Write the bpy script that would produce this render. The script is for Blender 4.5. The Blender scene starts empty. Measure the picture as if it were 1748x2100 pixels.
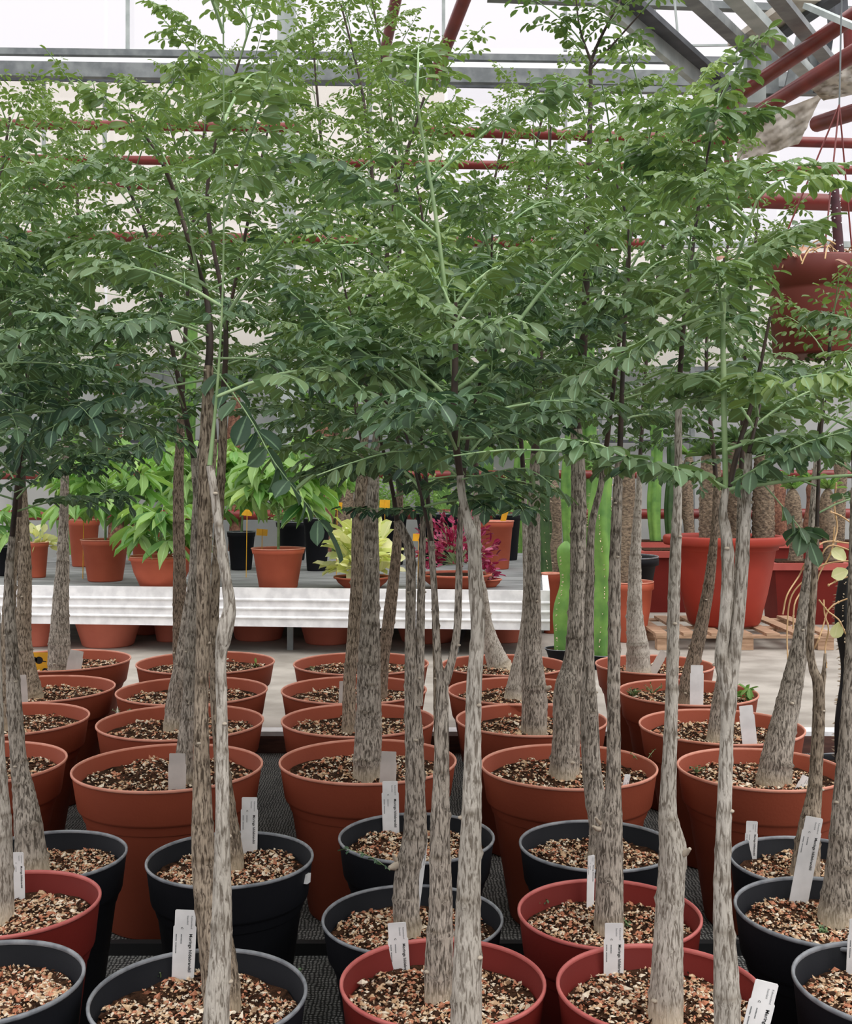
import bpy, math, random
import numpy as np
from mathutils import Vector, Matrix
random.seed(11); rng = np.random.default_rng(5)
SC = bpy.context.scene
COL = SC.collection
# ------------------------------------------------------------------ camera, world, light, exposure
F, CX, YH, CH = 2300.0, 874.0, 980.0, 1.40      # focal length in pixels, centre column, horizon row, camera height
cam_d = bpy.data.cameras.new('camera'); cam = bpy.data.objects.new('camera', cam_d); COL.objects.link(cam)
cam.location = (0, 0, CH); cam.rotation_euler = (math.pi/2, 0, 0)
cam_d.sensor_fit = 'VERTICAL'; cam_d.sensor_height = 24.0; cam_d.lens = 24.0*F/2100.0
cam_d.shift_y = -70.0/2100.0; cam_d.clip_end = 200
SC.camera = cam
W = bpy.data.worlds.new('overcast'); SC.world = W; W.use_nodes = True
wn = W.node_tree.nodes; wl = W.node_tree.links; wn.clear()
wo = wn.new('ShaderNodeOutputWorld'); wb = wn.new('ShaderNodeBackground'); wt = wn.new('ShaderNodeTexCoord')
ws = wn.new('ShaderNodeSeparateXYZ'); wr = wn.new('ShaderNodeValToRGB')
wl.new(wt.outputs['Generated'], ws.inputs[0]); wl.new(ws.outputs['Z'], wr.inputs[0]); wl.new(wr.outputs[0], wb.inputs[0]); wl.new(wb.outputs[0], wo.inputs[0])
e = wr.color_ramp.elements
e[0].position = 0.0; e[0].color = (.13, .125, .12, 1); e[1].position = 1.0; e[1].color = (1.0, .99, .985, 1)
q = e.new(.09); q.color = (.27, .265, .26, 1)
q = e.new(.19); q.color = (.545, .53, .55, 1)
q = e.new(.45); q.color = (.62, .605, .62, 1)
wb.inputs[1].default_value = 1.70
sun_d = bpy.data.lights.new('soft_daylight', 'SUN'); sun = bpy.data.objects.new('soft_daylight', sun_d); COL.objects.link(sun)
sun_d.energy = 1.35; sun_d.angle = math.radians(50); sun_d.color = (1, .97, .93)
sun.rotation_euler = (math.radians(25), math.radians(28), 0)
SC.view_settings.view_transform = 'Standard'; SC.view_settings.look = 'None'
SC.view_settings.exposure = 0.12; SC.view_settings.gamma = 1.0; SC.view_settings.use_curve_mapping = False

# ------------------------------------------------------------------ helpers
def P(px, py, Y): return np.array(((px-CX)*Y/F, Y, CH-(py-YH)*Y/F))
def lin(c):
    return tuple(((v/255.0)/12.92 if v/255.0 <= .04045 else ((v/255.0+.055)/1.055)**2.4) for v in c)
class MB:
    def __init__(s): s.V = []; s.n = 0; s.L = []; s.T = []; s.M = []; s.C = []
    def add(s, v, faces, mat=0, col=None):
        v = np.asarray(v, float); k = len(v); s.V.append(v)
        if isinstance(faces, np.ndarray):
            s.L.append((faces+s.n).ravel()); s.T.append(np.full(len(faces), faces.shape[1])); s.M.append(np.full(len(faces), mat) if np.isscalar(mat) else np.asarray(mat))
        else:
            s.L.append(np.array([i+s.n for f in faces for i in f])); s.T.append(np.array([len(f) for f in faces])); s.M.append(np.full(len(faces), mat))
        if col is None: col = (0.5, 0.5, 0.5, 0.5)
        c = np.asarray(col, float)
        s.C.append(np.tile(c, (k, 1)) if c.ndim == 1 else c); s.n += k
    def box(s, lo, hi, mat=0, col=None):
        x0, y0, z0 = lo; x1, y1, z1 = hi
        v = [(x0,y0,z0),(x1,y0,z0),(x1,y1,z0),(x0,y1,z0),(x0,y0,z1),(x1,y0,z1),(x1,y1,z1),(x0,y1,z1)]
        s.add(v, [(0,3,2,1),(4,5,6,7),(0,1,5,4),(1,2,6,5),(2,3,7,6),(3,0,4,7)], mat, col)
    def hexa(s, v8, mat=0): s.add(v8, [(0,3,2,1),(4,5,6,7),(0,1,5,4),(1,2,6,5),(2,3,7,6),(3,0,4,7)], mat)
    def bar(s, a, b, w, h, mat=0):
        a = np.array(a, float); b = np.array(b, float); d = b-a; d /= np.linalg.norm(d)
        up = np.array((0,0,1.)) if abs(d[2]) < .9 else np.array((0,1.,0))
        x = np.cross(d, up); x /= np.linalg.norm(x); z = np.cross(x, d)
        o = [(-1,-1),(1,-1),(1,1),(-1,1)]
        s.hexa([a+x*i*w/2+z*j*h/2 for i, j in o]+[b+x*i*w/2+z*j*h/2 for i, j in o], mat)
    def lathe(s, prof, seg=48, c=(0,0,0), mat=0, caps=False, wob=0):
        a = np.linspace(0, 2*math.pi, seg, endpoint=False); vs = []
        for r, z in prof: vs.append(np.stack([c[0]+r*np.cos(a), c[1]+r*np.sin(a), np.full(seg, c[2]+z)], 1))
        v = np.concatenate(vs); n = len(prof); i = np.arange(seg); j = (i+1) % seg; fs = []
        for k in range(n-1): fs.append(np.stack([k*seg+i, k*seg+j, (k+1)*seg+j, (k+1)*seg+i], 1))
        s.add(v, np.concatenate(fs), mat)
    def tube(s, pts, rad, seg=8, mat=0, col=None, flat=False, rfun=None):
        pts = np.asarray(pts, float); n = len(pts); rad = np.broadcast_to(np.asarray(rad, float), (n,))
        t = np.gradient(pts, axis=0); t /= (np.linalg.norm(t, axis=1)[:, None]+1e-9)
        ref = np.array((0.13, .99, .07)) if np.abs(t[:, 1]).max() < .9 else np.array((.2, .1, .97))
        x = np.cross(t, ref); x /= (np.linalg.norm(x, axis=1)[:, None]+1e-9); z = np.cross(x, t)
        a = np.linspace(0, 2*math.pi, seg, endpoint=False)
        R = rad[:, None]*np.ones(seg)[None]
        if rfun is not None: R = R*rfun
        v = pts[:, None, :]+(x[:, None, :]*np.cos(a)[None, :, None]+z[:, None, :]*np.sin(a)[None, :, None])*R[:, :, None]
        v = v.reshape(-1, 3); i = np.arange(seg); j = (i+1) % seg
        fs = np.concatenate([np.stack([k*seg+i, (k+1)*seg+i, (k+1)*seg+j, k*seg+j], 1) for k in range(n-1)])
        c = col
        if col is not None and np.ndim(col) == 2: c = np.asarray(col) if len(col) == n*seg else np.repeat(np.asarray(col), seg, axis=0)
        s.add(v, fs, mat, c)
        s.add(v[:seg], [tuple(range(seg))], mat, None if c is None else (c[:seg] if np.ndim(c) == 2 else c))
        s.add(v[-seg:], [tuple(range(seg-1, -1, -1))], mat, None if c is None else (c[-seg:] if np.ndim(c) == 2 else c))
    def ball(s, c, r, mat=0, col=None, sc=(1,1,1)):
        v = []; f = []; nu, nv = 8, 5
        for j in range(nv+1):
            th = math.pi*j/nv
            for i in range(nu):
                ph = 2*math.pi*i/nu
                v.append((c[0]+r*sc[0]*math.sin(th)*math.cos(ph), c[1]+r*sc[1]*math.sin(th)*math.sin(ph), c[2]+r*sc[2]*math.cos(th)))
        for j in range(nv):
            for i in range(nu): f.append((j*nu+i, (j+1)*nu+i, (j+1)*nu+(i+1) % nu, j*nu+(i+1) % nu))
        s.add(v, np.array(f), mat, col)
    def build(s, name, mats, parent=None, smooth=True):
        if not isinstance(mats, (list, tuple)): mats = [mats]
        me = bpy.data.meshes.new(name); V = np.concatenate(s.V)
        o = bpy.data.objects.new(name, me); COL.objects.link(o)
        if parent is not None:
            o.parent = parent; g = np.zeros(3); p = parent
            while p is not None: g += np.array(p.location); p = p.parent
            V = V-g
        L = np.concatenate(s.L); T = np.concatenate(s.T)
        me.vertices.add(len(V)); me.vertices.foreach_set('co', V.astype(np.float32).ravel())
        me.loops.add(len(L)); me.loops.foreach_set('vertex_index', L.astype(np.int32))
        me.polygons.add(len(T)); me.polygons.foreach_set('loop_start', np.concatenate([[0], np.cumsum(T)[:-1]]).astype(np.int32))
        me.polygons.foreach_set('loop_total', T.astype(np.int32))
        for m in mats: me.materials.append(m)
        me.polygons.foreach_set('material_index', np.concatenate(s.M).astype(np.int32))
        me.polygons.foreach_set('use_smooth', np.full(len(T), bool(smooth)))
        at = me.attributes.new('Col', 'FLOAT_COLOR', 'POINT'); at.data.foreach_set('color', np.concatenate(s.C).astype(np.float32).ravel())
        me.update(); me.validate()
        return o
def empty(name, loc, label=None, cat=None, group=None):
    o = bpy.data.objects.new(name, None); COL.objects.link(o); o.location = [float(v) for v in loc]; o.empty_display_size = .05
    return tag(o, label, cat, group)
def tag(o, label=None, cat=None, group=None, kind=None):
    if label: o['label'] = label
    if cat: o['category'] = cat
    if group: o['group'] = group
    if kind: o['kind'] = kind
    return o
def struct(o): o['kind'] = 'structure'; return o
def smooth_path(pts, step):
    """Catmull-Rom through rows of (x,y,z,r...) resampled about every step metres"""
    p = np.asarray(pts, float)
    if len(p) == 2: p = np.array([p[0], (p[0]+p[1])/2, p[1]])
    q = np.vstack([2*p[0]-p[1], p, 2*p[-1]-p[-2]]); out = []
    for i in range(1, len(q)-2):
        L = np.linalg.norm(q[i+1][:3]-q[i][:3]); n = max(2, int(L/step))
        t = np.linspace(0, 1, n, endpoint=False)[:, None]
        out.append(.5*((2*q[i])+(-q[i-1]+q[i+1])*t+(2*q[i-1]-5*q[i]+4*q[i+1]-q[i+2])*t*t+(-q[i-1]+3*q[i]-3*q[i+1]+q[i+2])*t**3))
    out.append(q[-2][None]); return np.concatenate(out)

# ------------------------------------------------------------------ materials
def nodes(name):
    m = bpy.data.materials.new(name); m.use_nodes = True; nt = m.node_tree
    return m, nt, nt.nodes, nt.links, nt.nodes['Principled BSDF']
def noisy(name, c1, c2, scale=8, rough=.6, bump=0, bscale=None, detail=4, stretch=(1,1,1), spec=.5, metal=0, lo=.35, hi=.65, trans=0):
    m, nt, N, K, B = nodes(name)
    tc = N.new('ShaderNodeTexCoord'); mp = N.new('ShaderNodeMapping'); mp.inputs['Scale'].default_value = stretch
    no = N.new('ShaderNodeTexNoise'); no.inputs['Scale'].default_value = scale; no.inputs['Detail'].default_value = detail
    cr = N.new('ShaderNodeValToRGB'); cr.color_ramp.elements[0].position = lo; cr.color_ramp.elements[1].position = hi
    cr.color_ramp.elements[0].color = (*lin(c1), 1); cr.color_ramp.elements[1].color = (*lin(c2), 1)
    K.new(tc.outputs['Object'], mp.inputs[0]); K.new(mp.outputs[0], no.inputs['Vector']); K.new(no.outputs[0], cr.inputs[0]); K.new(cr.outputs[0], B.inputs['Base Color'])
    B.inputs['Roughness'].default_value = rough; B.inputs['Specular IOR Level'].default_value = spec; B.inputs['Metallic'].default_value = metal
    if bump:
        n2 = N.new('ShaderNodeTexNoise'); n2.inputs['Scale'].default_value = bscale or scale*4; n2.inputs['Detail'].default_value = 3
        bu = N.new('ShaderNodeBump'); bu.inputs['Strength'].default_value = bump; bu.inputs['Distance'].default_value = .01
        K.new(mp.outputs[0], n2.inputs['Vector']); K.new(n2.outputs[0], bu.inputs['Height']); K.new(bu.outputs[0], B.inputs['Normal'])
    return m
def bark(name, light, dark, pale, sc=1.0, lo=.40, hi=.56):
    m, nt, N, K, B = nodes(name)
    tc = N.new('ShaderNodeTexCoord'); mp = N.new('ShaderNodeMapping'); mp.inputs['Scale'].default_value = (1, 1, .17)
    no = N.new('ShaderNodeTexNoise'); no.inputs['Scale'].default_value = 230*sc; no.inputs['Detail'].default_value = 4; no.inputs['Roughness'].default_value = .6
    no.inputs['Distortion'].default_value = .8
    cr = N.new('ShaderNodeValToRGB'); E = cr.color_ramp.elements; E[0].position = lo; E[1].position = hi
    E[0].color = (*lin(dark), 1); E[1].color = (*lin(light), 1)
    big = N.new('ShaderNodeTexNoise'); big.inputs['Scale'].default_value = 9; big.inputs['Detail'].default_value = 3
    br = N.new('ShaderNodeValToRGB'); br.color_ramp.elements[0].position = .3; br.color_ramp.elements[1].position = .7
    br.color_ramp.elements[0].color = (.74, .71, .67, 1); br.color_ramp.elements[1].color = (1.12, 1.1, 1.08, 1)
    mu = N.new('ShaderNodeMix'); mu.data_type = 'RGBA'; mu.blend_type = 'MULTIPLY'; mu.inputs['Factor'].default_value = 1
    at = N.new('ShaderNodeAttribute'); at.attribute_name = 'Col'; se = N.new('ShaderNodeSeparateColor')
    mx = N.new('ShaderNodeMix'); mx.data_type = 'RGBA'; mx.inputs['B'].default_value = (*lin(pale), 1)
    nd = N.new('ShaderNodeMix'); nd.data_type = 'RGBA'; nd.blend_type = 'MULTIPLY'; nd.inputs['B'].default_value = (.36, .32, .27, 1)
    K.new(tc.outputs['Object'], mp.inputs[0]); K.new(mp.outputs[0], no.inputs['Vector']); K.new(no.outputs[0], cr.inputs[0])
    K.new(tc.outputs['Object'], big.inputs['Vector']); K.new(big.outputs[0], br.inputs[0])
    K.new(cr.outputs[0], mu.inputs['A']); K.new(br.outputs[0], mu.inputs['B'])
    K.new(at.outputs['Color'], se.inputs[0]); K.new(se.outputs['Red'], mx.inputs['Factor']); K.new(mu.outputs['Result'], mx.inputs['A'])
    K.new(se.outputs['Green'], nd.inputs['Factor']); K.new(mx.outputs['Result'], nd.inputs['A']); K.new(nd.outputs['Result'], B.inputs['Base Color'])
    bu = N.new('ShaderNodeBump'); bu.inputs['Strength'].default_value = .8; bu.inputs['Distance'].default_value = .004
    K.new(no.outputs[0], bu.inputs['Height']); K.new(bu.outputs[0], B.inputs['Normal'])
    B.inputs['Roughness'].default_value = .85; B.inputs['Specular IOR Level'].default_value = .25
    return m
def leafmat(name, dark, mid, young, rib, tr=.35, spec=.35):
    """Col: R across the blade, G along it, B a random number, A age (0 old - 1 young)"""
    m, nt, N, K, B = nodes(name)
    at = N.new('ShaderNodeAttribute'); at.attribute_name = 'Col'; se = N.new('ShaderNodeSeparateColor'); K.new(at.outputs['Color'], se.inputs[0])
    a = N.new('ShaderNodeMix'); a.data_type = 'RGBA'; a.inputs['A'].default_value = (*lin(dark), 1); a.inputs['B'].default_value = (*lin(mid), 1); K.new(se.outputs['Blue'], a.inputs['Factor'])
    b = N.new('ShaderNodeMix'); b.data_type = 'RGBA'; b.inputs['B'].default_value = (*lin(young), 1); K.new(at.outputs['Alpha'], b.inputs['Factor']); K.new(a.outputs['Result'], b.inputs['A'])
    r = N.new('ShaderNodeMath'); r.operation = 'SUBTRACT'; r.inputs[1].default_value = .5; K.new(se.outputs['Red'], r.inputs[0])
    r2 = N.new('ShaderNodeMath'); r2.operation = 'ABSOLUTE'; K.new(r.outputs[0], r2.inputs[0])
    r3 = N.new('ShaderNodeMapRange'); r3.inputs['From Min'].default_value = .02; r3.inputs['From Max'].default_value = .08; r3.inputs['To Min'].default_value = .8; r3.inputs['To Max'].default_value = 0
    K.new(r2.outputs[0], r3.inputs['Value'])
    c = N.new('ShaderNodeMix'); c.data_type = 'RGBA'; c.inputs['B'].default_value = (*lin(rib), 1); K.new(r3.outputs[0], c.inputs['Factor']); K.new(b.outputs['Result'], c.inputs['A'])
    K.new(c.outputs['Result'], B.inputs['Base Color']); B.inputs['Roughness'].default_value = .5; B.inputs['Specular IOR Level'].default_value = spec
    t = N.new('ShaderNodeBsdfTranslucent'); ms = N.new('ShaderNodeMixShader'); ms.inputs[0].default_value = tr
    g = N.new('ShaderNodeMix'); g.data_type = 'RGBA'; g.blend_type = 'MULTIPLY'; g.inputs['Factor'].default_value = 1; g.inputs['B'].default_value = (1.3, 1.4, .75, 1)
    K.new(c.outputs['Result'], g.inputs['A']); K.new(g.outputs['Result'], t.inputs[0])
    out = N['Material Output']; K.new(B.outputs[0], ms.inputs[1]); K.new(t.outputs[0], ms.inputs[2]); K.new(ms.outputs[0], out.inputs[0])
    return m
def flat(name, c, rough=.6, metal=0, spec=.5):
    return noisy(name, tuple(v*.94 for v in c), tuple(min(255, v*1.05) for v in c), 12, rough, metal=metal, spec=spec)
M = {}
M['terracotta'] = noisy('terracotta_plastic', (140, 68, 48), (151, 75, 53), 3, .65, .06, 120, spec=.15)
M['terra_lip'] = noisy('terracotta_lip', (214, 140, 116), (228, 158, 136), 20, .5)  # paler scuffed edge, with the lip's thin pink highlight also put into the colour
M['terra_lit'] = noisy('light_terracotta', (178, 88, 64), (194, 100, 74), 4, .6, .05, 90, spec=.3)
M['terra_pink'] = noisy('pink_terracotta', (206, 112, 92), (222, 128, 106), 4, .55, .05, 90)
M['red'] = noisy('red_plastic', (106, 34, 29), (118, 39, 33), 3, .6, .05, 120, spec=.14)
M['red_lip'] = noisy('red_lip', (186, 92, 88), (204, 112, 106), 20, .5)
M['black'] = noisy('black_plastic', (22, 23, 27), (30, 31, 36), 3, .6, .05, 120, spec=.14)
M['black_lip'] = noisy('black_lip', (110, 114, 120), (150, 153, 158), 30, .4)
M['soil'] = noisy('dark_substrate', (34, 23, 17), (84, 58, 42), 60, .95, .9, 160, spec=.1)
M['chip0'] = noisy('tan_grit', (190, 152, 116), (230, 202, 168), 90, .9, spec=.15)
M['chip1'] = noisy('orange_bark', (172, 108, 80), (208, 146, 116), 90, .9, spec=.15)
M['chip2'] = noisy('brown_bark', (48, 32, 24), (84, 58, 44), 90, .9, spec=.1)
M['chip3'] = noisy('cream_pumice', (222, 204, 178), (246, 234, 214), 90, .9, spec=.15)
M['bark_light'] = bark('light_grey_bark', (206, 201, 192), (126, 118, 108), (228, 212, 184), .95, .39, .54)
M['bark_grey'] = bark('grey_bark', (198, 190, 179), (98, 91, 83), (216, 200, 172), .95, .41, .56)
M['bark_brown'] = bark('brown_bark_skin', (186, 172, 154), (88, 77, 66), (204, 186, 158), 1.0, .40, .56)
M['bark_dark'] = bark('dark_bark_skin', (166, 150, 134), (76, 66, 56), (180, 160, 138), 1.1, .40, .56)
M['twig'] = noisy('dark_twig', (44, 34, 29), (72, 54, 44), 30, .6)
M['twig_green'] = noisy('green_twig', (112, 142, 92), (146, 170, 118), 20, .5)
M['scar'] = noisy('leaf_scar', (170, 158, 142), (196, 184, 166), 60, .9)
M['leaf'] = leafmat('leaflet', (38, 66, 54), (94, 126, 98), (148, 170, 100), (146, 182, 146), .25, .5)
M['leaf_far'] = leafmat('leaflet_far', (36, 62, 44), (88, 116, 82), (136, 158, 90), (104, 142, 100), .30, .45)
M['stalk'] = noisy('leaf_stalk', (128, 162, 112), (166, 192, 140), 30, .5)
M['lime'] = leafmat('lime_leaf', (52, 98, 46), (124, 172, 92), (188, 214, 136), (170, 206, 140), .30)
M['yellowleaf'] = leafmat('cream_leaf', (222, 222, 160), (246, 244, 210), (160, 188, 90), (242, 238, 200), .3)
M['magleaf'] = leafmat('magenta_leaf', (92, 10, 42), (160, 34, 88), (232, 140, 176), (200, 90, 130), .25)
M['concrete'] = noisy('concrete', (146, 139, 130), (178, 171, 162), 3.5, .85, .15, 60, detail=8, stretch=(1, 1.3, 1))
M['white'] = flat('white_aluminium', (242, 242, 244), .5)
M['steel'] = noisy('galvanised_steel', (118, 124, 126), (150, 156, 156), 6, .45, metal=.3)
M['steel_pale'] = noisy('pale_steel', (168, 178, 176), (196, 204, 202), 6, .5, metal=.1)
M['steel_dark'] = noisy('dark_steel', (66, 70, 76), (92, 96, 102), 6, .5, metal=.2)
M['pipe'] = noisy('red_painted_pipe', (112, 40, 38), (138, 54, 48), 5, .35)
M['wallpanel'] = noisy('grey_wall_panel', (158, 162, 164), (190, 192, 190), 1.2, .6)
M['wallslate'] = noisy('slate_panel', (88, 96, 104), (110, 118, 126), 2, .6)
M['wood'] = noisy('pallet_wood', (148, 116, 90), (196, 162, 134), 5, .8, .3, 60, stretch=(1, 8, 8))
M['cactus'] = noisy('cactus_green', (84, 130, 58), (124, 168, 78), 7, .5)
M['cactus_dark'] = noisy('dark_cactus', (40, 66, 36), (66, 96, 50), 7, .5)
M['spine'] = flat('pale_spine', (226, 206, 176), .7)
M['pachy'] = noisy('spiny_brown_trunk', (84, 72, 60), (150, 132, 110), 42, .9, .8, 60, stretch=(1, 1, 1.5))
M['pachy_red'] = noisy('reddish_trunk', (96, 62, 50), (150, 108, 86), 38, .9, .8, 60)
M['label'] = flat('white_label_plastic', (244, 245, 245), .6)
M['label_grey'] = flat('grey_label_plastic', (206, 200, 194), .6)
M['ink'] = flat('black_ink', (22, 22, 24), .8)
M['ink_grey'] = flat('grey_ink', (110, 114, 116), .8)
M['yellow'] = flat('yellow_label', (236, 176, 40), .5)
M['dry'] = noisy('dried_vine', (206, 170, 120), (228, 190, 146), 20, .8)
M['sheet'] = noisy('dirty_plastic_sheet', (170, 158, 140), (234, 228, 216), 3.2, .55, .5, 10)
M['water_dark'] = flat('black_board', (24, 25, 27), .7)
M['brownboard'] = noisy('brown_board', (70, 44, 38), (96, 62, 52), 8, .7, stretch=(1, 6, 6))
def fabric():
    m, nt, N, K, B = nodes('woven_ground_fabric'); tc = N.new('ShaderNodeTexCoord')
    w = N.new('ShaderNodeTexWave'); w.inputs['Scale'].default_value = 28; w.inputs['Distortion'].default_value = 6; w.bands_direction = 'X'
    w2 = N.new('ShaderNodeTexWave'); w2.inputs['Scale'].default_value = 28; w2.inputs['Distortion'].default_value = 6; w2.bands_direction = 'Y'
    n = N.new('ShaderNodeTexNoise'); n.inputs['Scale'].default_value = 14; n.inputs['Detail'].default_value = 5
    a = N.new('ShaderNodeMath'); a.operation = 'MULTIPLY'; b = N.new('ShaderNodeMath'); b.operation = 'MULTIPLY'
    cr = N.new('ShaderNodeValToRGB'); cr.color_ramp.elements[0].color = (*lin((26, 27, 28)), 1); cr.color_ramp.elements[1].color = (*lin((168, 168, 164)), 1); cr.color_ramp.elements[1].position = .42
    for x in (w, w2, n): K.new(tc.outputs['Object'], x.inputs['Vector'])
    K.new(w.outputs['Fac'], a.inputs[0]); K.new(w2.outputs['Fac'], a.inputs[1]); K.new(a.outputs[0], b.inputs[0]); K.new(n.outputs[0], b.inputs[1]); K.new(b.outputs[0], cr.inputs[0]); K.new(cr.outputs[0], B.inputs['Base Color'])
    B.inputs['Roughness'].default_value = .85
    return m
M['fabric'] = fabric()
def glass(name, tint, milk, milkcol):
    m, nt, N, K, B = nodes(name); N.remove(B)
    t = N.new('ShaderNodeBsdfTransparent'); t.inputs[0].default_value = (*tint, 1)
    g = N.new('ShaderNodeBsdfGlossy'); g.inputs['Roughness'].default_value = .1
    d = N.new('ShaderNodeBsdfTranslucent'); d.inputs[0].default_value = (*milkcol, 1)
    a = N.new('ShaderNodeMixShader'); a.inputs[0].default_value = .06; b = N.new('ShaderNodeMixShader'); b.inputs[0].default_value = milk
    K.new(t.outputs[0], a.inputs[1]); K.new(g.outputs[0], a.inputs[2]); K.new(a.outputs[0], b.inputs[1]); K.new(d.outputs[0], b.inputs[2]); K.new(b.outputs[0], N['Material Output'].inputs[0])
    return m
M['glass'] = glass('clear_glass', (.985, .98, .99), .05, (.95, .95, .95))
M['glass_milk'] = glass('cream_shading_glass', (.99, .965, .92), .16, (.98, .95, .88))

# ------------------------------------------------------------------ structure: floor, walls, glazing, beams
CZ = 0.10                    # level of the concrete behind the planting bed
b = MB(); b.box((-9, .2, -.1), (9, 5.75, 0)); struct(b.build('floor', M['fabric'], smooth=False))
b = MB(); b.box((-9, 5.75, -.1), (9, 14.4, CZ)); struct(b.build('floor', M['concrete'], smooth=False))
b = MB(); b.box((-9, 5.70, 0), (9, 5.748, CZ-.012)); struct(b.build('trim_1', M['brownboard'], smooth=False))
b = MB(); b.box((-9, 5.70, CZ-.012), (9, 5.80, CZ+.010)); struct(b.build('trim_2', M['white'], smooth=False))
WZ = 14.0
def zz(y, Y=WZ): return CH-(y-YH)*Y/F
b = MB(); b.box((-7.2, WZ, CZ-.1), (9, WZ+.12, zz(760))); struct(b.build('wall_back', M['wallpanel'], smooth=False))
def pane(n, x0, x1, y0, y1, m, Y=WZ):
    b = MB(); b.box((x0, Y, zz(y1, Y)), (x1, Y+.02, zz(y0, Y))); struct(b.build('window_%d' % n, m, smooth=False))
k = 1
xs = [-6.9, -4.0, -1.75, .25, 2.3, 4.4, 7.6]
for i in range(6):
    pane(k, xs[i]+.02, xs[i+1]-.02, 506, 756, M['glass_milk']); k += 1
    pane(k, xs[i]+.02, xs[i+1]-.02, 165, 498, M['glass_milk'] if i < 3 else M['glass']); k += 1
    pane(k, xs[i]+.02, xs[i+1]-.02, -80, 98, M['glass']); k += 1
tn = 3
def beam(a, bb, w, h, m, kind=True):
    global tn
    q = MB(); q.bar(a, bb, w, h); struct(q.build('trim_%d' % tn, M[m], smooth=False)); tn += 1
def beamp(x0, y0, Y0, x1, y1, Y1, wpx, m, h=None):
    w = wpx*(Y0+Y1)/2/F; beam(P(x0, y0, Y0), P(x1, y1, Y1), h or w, w, m)
beamp(-240, 103, 13.8, 1900, 130, 13.8, 13, 'steel')
beamp(-240, 141, 13.7, 1900, 172, 13.7, 30, 'steel')
beamp(-240, 159, 13.6, 1900, 192, 13.6, 5, 'steel_dark')
beamp(-240, 502, 13.9, 1900, 502, 13.9, 12, 'steel_pale')
beamp(-240, 757, 13.9, 1900, 757, 13.9, 10, 'steel')
beamp(-240, 905, 13.9, 1900, 905, 13.9, 6, 'steel_dark')
for x in (262, 910, 1160, 1342): beamp(x, -70, 13.9, x, 105, 13.9, 7, 'steel_pale')
for x in (90, 215, 420, 760, 1160, 1342): beamp(x, 160, 13.85, x, 500, 13.85, 7, 'steel_pale')
for x in (30, 330, 900, 1230, 1420, 1620): beamp(x, 500, 13.85, x, 1250, 13.85, 9, 'steel')
for x in (588,): beamp(x, -80, 13.4, x, 1292, 13.4, 34, 'steel_pale')
beamp(1000, -6, 9.5, 1900, 30, 9.5, 15, 'steel', h=.08)
beamp(1100, 182, 9.0, 1720, 190, 9.0, 12, 'steel', h=.06)
# rafters, gutter post and roof glass at the upper right
beamp(1225, -20, 7.0, 1500, 215, 9.5, 46, 'steel_pale', h=.05)
beamp(1268, -20, 7.1, 1520, 205, 9.6, 12, 'steel_dark', h=.12)
beamp(1405, -20, 7.0, 1545, 110, 9.0, 20, 'steel', h=.1)
beamp(1495, -20, 6.8, 1680, 175, 8.8, 20, 'steel_pale', h=.1)
beamp(1590, -10, 6.8, 1720, 150, 8.6, 14, 'steel', h=.1)
beamp(1382, -20, 9.2, 1392, 88, 9.2, 4, 'steel_pale')
beamp(1400, 94, 9.2, 1540, 92, 9.2, 4, 'steel_pale')
beamp(1548, 95, 9.0, 1548, 215, 9.0, 30, 'steel_pale', h=.15)
beamp(1582, 85, 9.05, 1582, 215, 9.05, 18, 'steel', h=.1)
beamp(1615, 190, 8.9, 1650, 40, 8.9, 10, 'steel', h=.06)
beamp(1640, 40, 8.9, 1690, 190, 8.9, 8, 'steel', h=.06)
beamp(1715, -40, 8.7, 1720, 60, 8.7, 46, 'steel_dark', h=.1)
beamp(1680, 190, 8.8, 1700, 60, 8.8, 14, 'steel_dark', h=.08)
beamp(1590, 80, 8.6, 1760, -35, 7.4, 10, 'steel_dark', h=.1)
q = MB(); q.bar(P(1530, 90, 9.0), P(1668, -6, 7.8), .30, .05); tag(q.build('gutter_board', M['sheet'], smooth=False), 'mould-stained cream gutter board rising under the roof glass', 'board')
q = MB(); q.bar(P(1655, 12, 6.4), P(1790, 70, 5.8), .045, .03); tag(q.build('cable_tray', M['steel_pale'], smooth=False), 'thin bent pale metal strip above the red diagonal pipes at the upper right corner', 'metal strip')

# ------------------------------------------------------------------ red heating pipes
def pipe(pts, r, label, caps=(), drop=(), seg=16, mat='pipe'):
    pts = [P(*p) for p in pts]; root = empty('heating_pipe', pts[0], label, 'pipe')
    q = MB(); q.tube(smooth_path(pts, .4) if len(pts) > 2 else np.array(pts), r, seg); q.build('pipe_run', M[mat], root)
    for p in drop:
        q = MB(); q.tube(np.array([P(*p[0]), P(*p[1])]), p[2], 10); q.build('bracket', M[mat], root)
    for c in caps:
        q = MB(); q.ball(P(*c[:3]), c[3], sc=(1, 1, 1)); q.build('pipe_cap', M[mat], root)
    return root
pipe([(-200, 252, 12.5), (620, 262, 12.5)], .055, 'dark red pipe running level below the cream glazing at upper left', drop=[((134, 250, 12.4), (134, 282, 12.4), .03)])
pipe([(840, 268, 12.0), (1960, 300, 12.0)], .055, 'dark red pipe running level under the ends of the two diagonal pipes')
pipe([(-200, 322, 12.6), (1960, 352, 12.6)], .05, 'dark red pipe seen in pieces through the upper leaves')
pipe([(-200, 378, 12.8), (320, 382, 12.8)], .04, 'thin orange-red pipe behind the leaves at far left')
pipe([(1405, 405, 10.0), (1990, 425, 10.0)], .075, 'thick dark red pipe above the hanging pot', drop=[((1408, 405, 10), (1408, 445, 10), .05)])
pipe([(-200, 480, 11.9), (1330, 500, 11.9)], .055, 'faded orange-red pipe crossing behind the middle of the crowns')
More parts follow.
